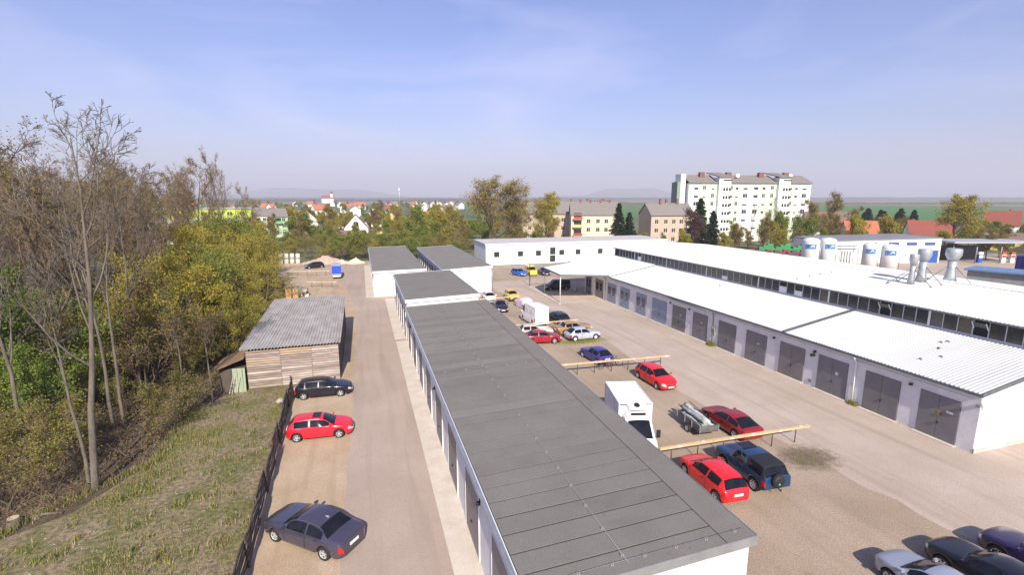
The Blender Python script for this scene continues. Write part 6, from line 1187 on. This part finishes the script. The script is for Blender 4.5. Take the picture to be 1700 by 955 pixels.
for k, (x, y, h, key) in enumerate(((110, 113, 6.5, 'fbrown0'), (115, 112, 5.5, 'fgold1'), (120, 110, 5.5, 'fbrown1'), (106, 114, 6, 'fbrown0'), (126, 107, 6, 'folive0'), (100, 112.5, 8, 'fbrown0'), (131, 109, 9, 'fbrown1'), (96, 113, 5, 'fgold0'), (113, 116, 9.5, 'fbrown1'), (117, 117, 8, 'fgold1'), (128, 115, 9, 'fgreen1'), (135, 112, 8, 'fbrown0'), (86, 116, 5.5, 'fgold0'), (80, 118, 5, 'fbrown1'), (76, 119.5, 5, 'folive0'))): plant(key, 'garden_bush', 'shrub in the strip of bushes below the apartment block', 'bush', x, y, h, group='shrubs below the apartment block', wide=1.1)
for k, (x, y, h) in enumerate(((145, 128, 13), (151, 127, 14.5), (156, 123, 11))): plant('fbrown%d' % (k % 2), 'bare_tree', 'bare brown tree between apartment block and orange-roofed house', 'tree', x, y, h, group='bare trees right of the apartment block')
plant('fgold1', 'budding_tree', 'large yellow shrub in front of the orange tiled roof', 'tree', 132.5, 101.5, 9.5, .4, wide=1.0); plant('fgold0', 'budding_tree', 'yellow shrub beside the larger yellow one, toward the blue-windowed hall', 'tree', 138.5, 99, 8.5, 1.4, wide=1.1)
plant('willow', 'willow_tree', 'broad yellow-green tree at the right above the fuel station', 'tree', 157, 94, 14, 2.0, wide=1.15)
for k in range(7): plant('fir%d' % (k % 2), 'pine_tree', 'dark pine of the clump between the red roofs', 'tree', 207 + k * 2.6, 158.5 - k * 1.6 + (k % 2) * 2, 9.5 + (k * 7 % 4) * .6, group='dark pine clump', wide=1.6)
plant('fir1', 'fir_tree', 'small dark fir beside the red-roofed house', 'tree', 157.5, 109.5, 7, .5)
TOWN = 'trees among the houses of the town'
rr = random.Random(29)
def town_tree(x, y, hs=1.0):
    k_ = rr.choice(['folive0', 'folive1', 'fgreen0', 'fgreen1', 'fgold0', 'fgold1', 'fbrown0', 'fbrown1', 'fgreen0', 'xfir0', 'willow']); q_ = k_[1]; k_ = k_.replace('x', ''); h = {'o': (6, 9), 'g': (6, 10), 'b': (8, 12), 'f': (8, 11), 'i': (9, 12)}[q_]
    nm, lab = {'o': ('leafy_tree', 'olive green tree among the town houses'), 'g': ('budding_tree', 'yellow-green tree among the town houses'), 'b': ('bare_tree', 'bare brown tree among the town houses'), 'f': ('fir_tree', 'dark fir among the town houses'), 'i': ('willow_tree', 'golden willow among the town houses')}[q_]
    plant(k_, nm, lab, 'tree', x, y, rr.uniform(*h) * hs, group=TOWN, wide=rr.uniform(.9, 1.2))
for x, y in scatter(125, [(-75, 150), (26, 150), (58, 150), (66, 160), (60, 215), (24, 265), (-60, 265), (-90, 200)], 5.2, rr, 9000):
    if not (-8 < x < 4 and 180 < y < 212) and not (-48 < x < -28 and 205 < y < 222): town_tree(x, y, .74 if y < 205 else .95)
for x, y in scatter(80, [(135, 84), (185, 70), (260, 90), (250, 150), (175, 150), (170, 120), (175, 96), (150, 90)], 5.0, rr, 6000): town_tree(x, y, .66)
for x, y in scatter(130, [(-260, 330), (200, 300), (340, 700), (260, 1100), (-330, 1100)], 14, rr, 5000): town_tree(x, y, 1.0)
plant('fgreen1', 'leafy_tree', 'rounded yellow-green tree in front of the cream gabled house', 'tree', -18, 172, 9.8, 0.4, wide=1.35); plant('fgreen0', 'leafy_tree', 'yellow-green tree below the white town house', 'tree', -33, 178, 8.5, 0.9, wide=1.3)
plant('folive0', 'leafy_tree', 'olive tree standing above the far garage roofs', 'tree', 16, 158, 11, .4, wide=1.1); plant('fgold1', 'budding_tree', 'golden tree standing behind the right far garage', 'tree', 24, 150, 10.5, 2.4, wide=1.1); plant('folive1', 'leafy_tree', 'green tree between the far garage and the golden one', 'tree', 21, 141, 7.5, 1.4, wide=1.1)
# ---------------------------------------------------------------- yard behind the hall: tanks, fuel station, containers
tank_w = M('tank_white', (0.72, 0.73, 0.74), (0.62, 0.63, 0.65), .8, .45); tank_b = M('tank_blue_band', (0.02, 0.12, 0.34), (0.06, 0.22, 0.45), 1.2, .5)
def tank(x, y, r_, h, rz, label):
    t = thing('storage_tank', label, 'tank', (x, y, 0), rz, 'white storage tanks behind the hall'); b = MB(); b.lathe([(r_, .3), (r_, h - .5), (r_ * .97, h - .2), (r_ * .7, h + .1), (r_ * .15, h + .25)], 26); b.build('shell', tank_w, t, True)
    b = MB(); n = 10; P = []
    for k in range(n + 1):
        a = R(-90 - 38 + 76 * k / n); P += [((r_ + .015) * math.cos(a), (r_ + .015) * math.sin(a), h - 1.95), ((r_ + .015) * math.cos(a), (r_ + .015) * math.sin(a), h - 1.0)]
    b.add(P, [(2 * k, 2 * k + 2, 2 * k + 3, 2 * k + 1) for k in range(n)]); sg = b.build('sign_band', tank_b, t, True)
    b = MB(); b.add([((r_ + .03) * math.cos(R(-90 + q)), (r_ + .03) * math.sin(R(-90 + q)), h - 1.5 + .35 * math.sin(q * .11) * (1 if s_ else .55) - (.0 if s_ else .12)) for q in range(-30, 34, 8) for s_ in (0, 1)], [(2 * k, 2 * k + 2, 2 * k + 3, 2 * k + 1) for k in range(7)]); b.build('wave_mark', whitetrim, sg, True)
    for a in range(3): q = R(a * 120 + 30); b = MB(); b.box(r_ * .8 * math.cos(q) - .12, r_ * .8 * math.sin(q) - .12, 0, r_ * .8 * math.cos(q) + .12, r_ * .8 * math.sin(q) + .12, .298); b.build('leg', steel, t, True)
    b = MB(); b.tube([(r_ + .15, .0, .3), (r_ + .15, 0, h - .3)], .05, 6); b.tube([(r_ + .15, .4, .3), (r_ + .15, .4, h - .3)], .05, 6)
    for z_ in np.arange(.6, h - .4, .4): b.bar((r_ + .15, 0, z_), (r_ + .15, .4, z_), .03, .03)
    b.build('ladder', steel, t, True)
tank(87.8, 77.6, 1.6, 7.2, R(-48), 'leftmost white tank with blue band behind the hall roof'); tank(91.2, 76.6, 1.5, 7.2, R(-30), 'white tank right beside the leftmost one'); tank(99.6, 74.0, 1.35, 6.2, R(-50), 'white tank left of the roof vents, third in the row'); tank(102.4, 72.0, 1.5, 6.0, R(-50), 'white tank nearest the blue-windowed hall')
pf = thing('pipe_rack', 'steel pipe rack between the two pairs of tanks', 'pipe rack', (95.3, 75.6, 0), R(-20))
for x_ in (-1.8, 1.8):
    for y_ in (-.8, .8): b = MB(); b.bar((x_, y_, 0), (x_, y_, 5.6), .12, .12); b.build('post', steel, pf, True)
for z_ in (5.0, 5.6): b = MB(); b.box(-2, -.9, z_, 2, .9, z_ + .12); b.build('platform', steel, pf, True)
for k in range(4): b = MB(); b.tube([(-1.2 + k * .55, -.4, .3), (-1.2 + k * .55, -.4, 4.6)], .16, 8); b.build('gas_cylinder', greytrim, pf, True)
fh = thing('station_hall', 'white hall with blue windows and blue door behind the tanks', 'building', (120, 85.5, 0), math.atan2(82.0 - 85.5, 133.2 - 120)); b = MB(); b.poly_prism([(-14, 0), (13.6, 0), (13.6, 5.9), (-14, 5.2)], 'y', 0, 14); b.build('wall', wht, fh, True)
b = MB(); b.poly_prism([(-14.2, 5.22), (13.8, 5.92), (13.8, 6.1), (-14.2, 5.4)], 'y', -.2, 14.2); b.build('roof', greytrim, fh, True)
bluew = M('blue_window', (0.04, 0.08, 0.25), (0.08, 0.14, 0.36), 2, .2); bdoor = M('blue_door', (0.02, 0.09, 0.36), rough=.5)
for x_ in (-5, .5, 5, 9.5): b = MB(); b.box(x_, -.04, 4.2, x_ + 2.6, -.004, 5.0); b.build('window', bluew, fh, True)
for x_ in (1.0, 11.0): b = MB(); b.box(x_, -.05, .02, x_ + 2.2, -.004, 3.0); b.build('door', bdoor, fh, True)
fc = thing('fuel_canopy', 'flat fuel station canopy with pumps at the right edge', 'canopy', (134.5, 82, 0), math.atan2(-5.5, 19)); b = MB(); b.hexa([(-.5, -3, 4.9), (19.8, -3, 4.9), (19.8, 6, 4.9), (-.5, 6, 4.9), (-.5, -3, 5.3), (19.8, -3, 5.3), (19.8, 6, 5.3), (-.5, 6, 5.3)]); b.build('canopy_roof', M('canopy_grey', (0.36, 0.37, 0.42), (0.3, 0.31, 0.35), .5), fc, True)
for x_ in (.8, 6.5, 12.5, 18.4): b = MB(); b.tube([(x_, -1.5, 0), (x_, -1.5, 4.9)], .13, 8); b.build('post', greytrim, fc, True)
b = MB(); b.box(4.5, 3.5, 0, 13, 6, 3.6); b.build('back_wall', M('dark_store', (0.08, 0.075, 0.09)), fc, True)
for k, (x_, lab) in enumerate(((8.5, 'blue fuel pump under the flat canopy'), (14.2, 'pale kiosk pump with red trim under the flat canopy'), (16.4, 'white and red fuel pump at the outer canopy post'))):
    p = fc.matrix_basis; w = Vector((134.5, 82, 0)) + Matrix.Rotation(math.atan2(-5.5, 19), 3, 'Z') @ Vector((x_, -.5, 0)); t = thing('fuel_pump', lab, 'fuel pump', w, math.atan2(-5.5, 19)); b = MB(); b.box(-.5, -.3, 0, .5, .3, 2.0); b.build('body', (bdoor, wht, wht)[k], t, True); b = MB(); b.box(-.45, -.33, 1.2, .45, -.304, 1.8); b.build('display', (whitetrim, redb, redb)[k], t, True); b = MB(); b.box(-.5, -.3, 2.004, .5, .3, 2.6); b.build('top_sign', (whitetrim, redb, redb)[k], t, True)
# open-fronted shelters with blue roof edge at the right picture edge, and a dark blue container
sh = thing('open_shelter', 'grey shelter with blue roof edge behind the hall at the right', 'shelter', (104, 57, 0), math.atan2(-11, 3.4)); b = MB(); b.box(-2, .2, 0, 14, 6, 2.7); b.build('wall', M('shelter_grey', (0.22, 0.22, 0.235), (0.28, 0.28, 0.29), 1), sh, True); b = MB(); b.box(-2.4, -.4, 2.72, 14.4, 6.4, 3.0); b.build('roof', M('shelter_blue', (0.10, 0.18, 0.33), (0.14, 0.22, 0.38), 1), sh, True)
ct = thing('shipping_container', 'dark navy container at the right edge behind the grey shelter', 'container', (116.5, 55.5, 0), math.atan2(-11, 3.4)); nv = M('navy_steel', (0.012, 0.014, 0.10), (0.02, 0.02, 0.14), 2, .5); b = MB(); b.box(-3, -1.2, .15, 9, 1.2, 5.0); b.build('body', nv, ct, True)
for k in range(14): b = MB(); b.box(-2.8 + k * .82, -1.26, .3, -2.4 + k * .82, -1.202, 4.9); b.build('rib', nv, ct, True)
lw = thing('blue_platform', 'low blue steel platform edge nearest the hall roof at the right', 'platform', (98, 46, 0), math.atan2(-11, 3.4)); b = MB(); b.box(-4, -1, 0, 12, 1.5, 1.5); b.build('deck', M('shelter_navy', (0.03, 0.05, 0.2)), lw, True); b = MB(); b.box(-4.2, -1.3, 1.502, 12.2, 1.7, 1.72); b.build('edge', MAT['shelter_blue'], lw, True)
# stacks of bottle crates behind the hall
cr_m = {'green': M('crate_green', (0.03, 0.24, 0.08), (0.05, 0.32, 0.11), 3, .5), 'plum': M('crate_plum', (0.11, 0.05, 0.085), (0.16, 0.07, 0.10), 3, .6), 'red': M('crate_red', (0.26, 0.045, 0.04), (0.2, 0.06, 0.05), 3, .6)}
cm = {}
for c_, m_ in cr_m.items():
    b = MB(); b.box(-.6, -.5, 0, .6, .5, .31); cm[c_] = b.mesh('crate', m_)
for row, (c_, y0_, n_, hgt_) in enumerate((('plum', 0, 18, 11), ('red', 2.0, 18, 11), ('green', 5.0, 11, 14))):
    for k in range(n_):
        u_ = k / 17; x_ = lerp(82.5, 96.5, u_) + (5.5 if c_ == 'green' else 0) + y0_ * .35; y_ = lerp(90.6, 83.6, u_) - (2.6 if c_ == 'green' else 0) + y0_ * .9
        t = thing('crate_stack', '%s stack of bottle crates in the rows behind the hall roof' % {'plum': 'dark plum', 'red': 'brownish red', 'green': 'bright green'}[c_], 'crate stack', (x_, y_, 0), R(-26), '%s crate stacks behind the hall' % c_)
        for q in range(hgt_ - (k * 7 + row * 3) % 4): link('crate', cm[c_], t, (.03 * math.sin(q * 5 + k), .03 * math.cos(q * 7 + k), q * .35 + .005))
# ---------------------------------------------------------------- far forest band, hills, haze
def band(name, label, kind, pts, depth, h0, h1, mat, seed, step):
    """a long mass with an uneven top, several rows deep"""
    r_ = np.random.default_rng(seed); (xa, ya), (xb, yb) = pts; L_ = math.hypot(xb - xa, yb - ya); n = int(L_ / step); m_ = 7; u_ = np.linspace(0, 1, n); nx, ny = -(yb - ya) / L_, (xb - xa) / L_
    V = []; base_ = sum(np.sin(u_ * f * 6.28 + r_.uniform(0, 6.28)) / f ** .5 for f in (3, 7, 13, 29, 61)) * .18 + .7
    for j in range(m_):
        t = j / (m_ - 1); prof = math.sin(math.pi * min(.999, t * .92 + .02)) ** .35; hh = (h0 + (h1 - h0) * np.clip(base_ + r_.normal(0, .10, n), 0, 1.2)) * prof
        if j in (0, m_ - 1): hh = hh * 0 - .5
        V.append(np.stack([xa + (xb - xa) * u_ + nx * depth * t, ya + (yb - ya) * u_ + ny * depth * t, hh], 1))
    V = np.concatenate(V); i = (np.arange(m_ - 1)[:, None] * n + np.arange(n - 1)[None]).ravel(); F = np.stack([i, i + 1, i + n + 1, i + n], 1); o = link(name, np_mesh(name, V, F, mat)); tag(o, label, None, None, kind); return o
def polar(a, d): return (d * math.sin(R(a)), d * math.cos(R(a)))
for k, (a0, a1, d0, d1, c_) in enumerate(((38, 62, 430, 1180, (0.055, 0.17, 0.03)), (24, 36, 380, 1000, (0.07, 0.16, 0.035)), (30, 64, 1300, 2300, (0.22, 0.19, 0.12)), (-8, 26, 1350, 2100, (0.20, 0.17, 0.10)), (4, 24, 700, 1200, (0.09, 0.15, 0.04)))):
    sheet('field', [polar(lerp(a0, a1, i / 8), d0 * (1 + .04 * (i % 2))) for i in range(9)] + [polar(lerp(a1, a0, i / 8), d1) for i in range(9)], .05 + .01 * k, M('crop_%d' % k, c_, tuple(v * .85 for v in c_), .01, .95, coord='World', stretch=(1, 4, 1)))
ffm = M('far_forest', (0.022, 0.030, 0.020), (0.035, 0.04, 0.025), .02, .95, coord='World')
band('forest', 'dark far-off forest along the horizon', 'stuff', ((-1500, 4600), (5800, 1900)), 500, 12, 24, ffm, 4, 9)
band('forest', 'thin strip of distant woods behind the town', 'stuff', ((-1600, 2300), (900, 2500)), 160, 4, 13, ffm, 5, 8)
band('forest', 'low hedgerow line across the far fields', 'stuff', ((250, 1150), (2600, 420)), 40, 1, 6, M('hedgerow', (0.06, 0.06, 0.03), (0.09, 0.085, 0.04), .05, .95, coord='World'), 6, 6)
hm = M('far_hills', (0.05, 0.06, 0.05), (0.08, 0.09, 0.07), .002, .95, coord='World')
def hills(pk, seed, label):
    r_ = np.random.default_rng(seed); n, m_ = 90, 14; V = []
    for j in range(m_):
        v = j / (m_ - 1)
        for i in range(n):
            u_ = i / (n - 1); x, y = lerp(pk[0][0], pk[1][0], u_), lerp(pk[0][1], pk[1][1], u_); d_ = math.hypot(x, y); x += x / d_ * v * 1800; y += y / d_ * v * 1800
            h = pk[2] * math.sin(math.pi * u_) ** 1.2 * (.72 + .16 * math.sin(u_ * 11 + seed) + .12 * math.sin(u_ * 23 + 2 * seed + v * 3)) * math.sin(math.pi * min(1, .04 + v * .9)) ** .8; V.append((x, y, max(-1, h + r_.normal(0, 2) - 3)))
    i = (np.arange(m_ - 1)[:, None] * n + np.arange(n - 1)[None]).ravel(); F = np.stack([i, i + 1, i + n + 1, i + n], 1); o = link('hills', np_mesh('hills', np.array(V), F, hm, None, True)); o['kind'] = 'structure'; o['label'] = label
hills(((-3600, 8300), (1500, 7900), 230), 1, 'blue hazy hills beyond the town'); hills(((2700, 7400), (5300, 6300), 230), 2, 'faint hazy hill beyond the cream block'); hills(((-5200, 7600), (-1200, 8600), 240), 3, 'faint hills behind the wood')
hz = bpy.data.materials.new('haze'); hz.use_nodes = True; t_ = hz.node_tree; t_.nodes.remove(t_.nodes['Principled BSDF']); pv_ = t_.nodes.new('ShaderNodeVolumePrincipled'); pv_.inputs['Color'].default_value = (0.86, 0.87, 0.98, 1); pv_.inputs['Density'].default_value = 0.00024; pv_.inputs['Anisotropy'].default_value = 0.0
t_.links.new(pv_.outputs[0], t_.nodes['Material Output'].inputs['Volume'])
b = MB(); b.box(-15500, -500, -1.5, 15500, 15500, 420); o = b.build('haze', hz); tag(o, 'thin blue haze over the whole plain', None, None, 'stuff')
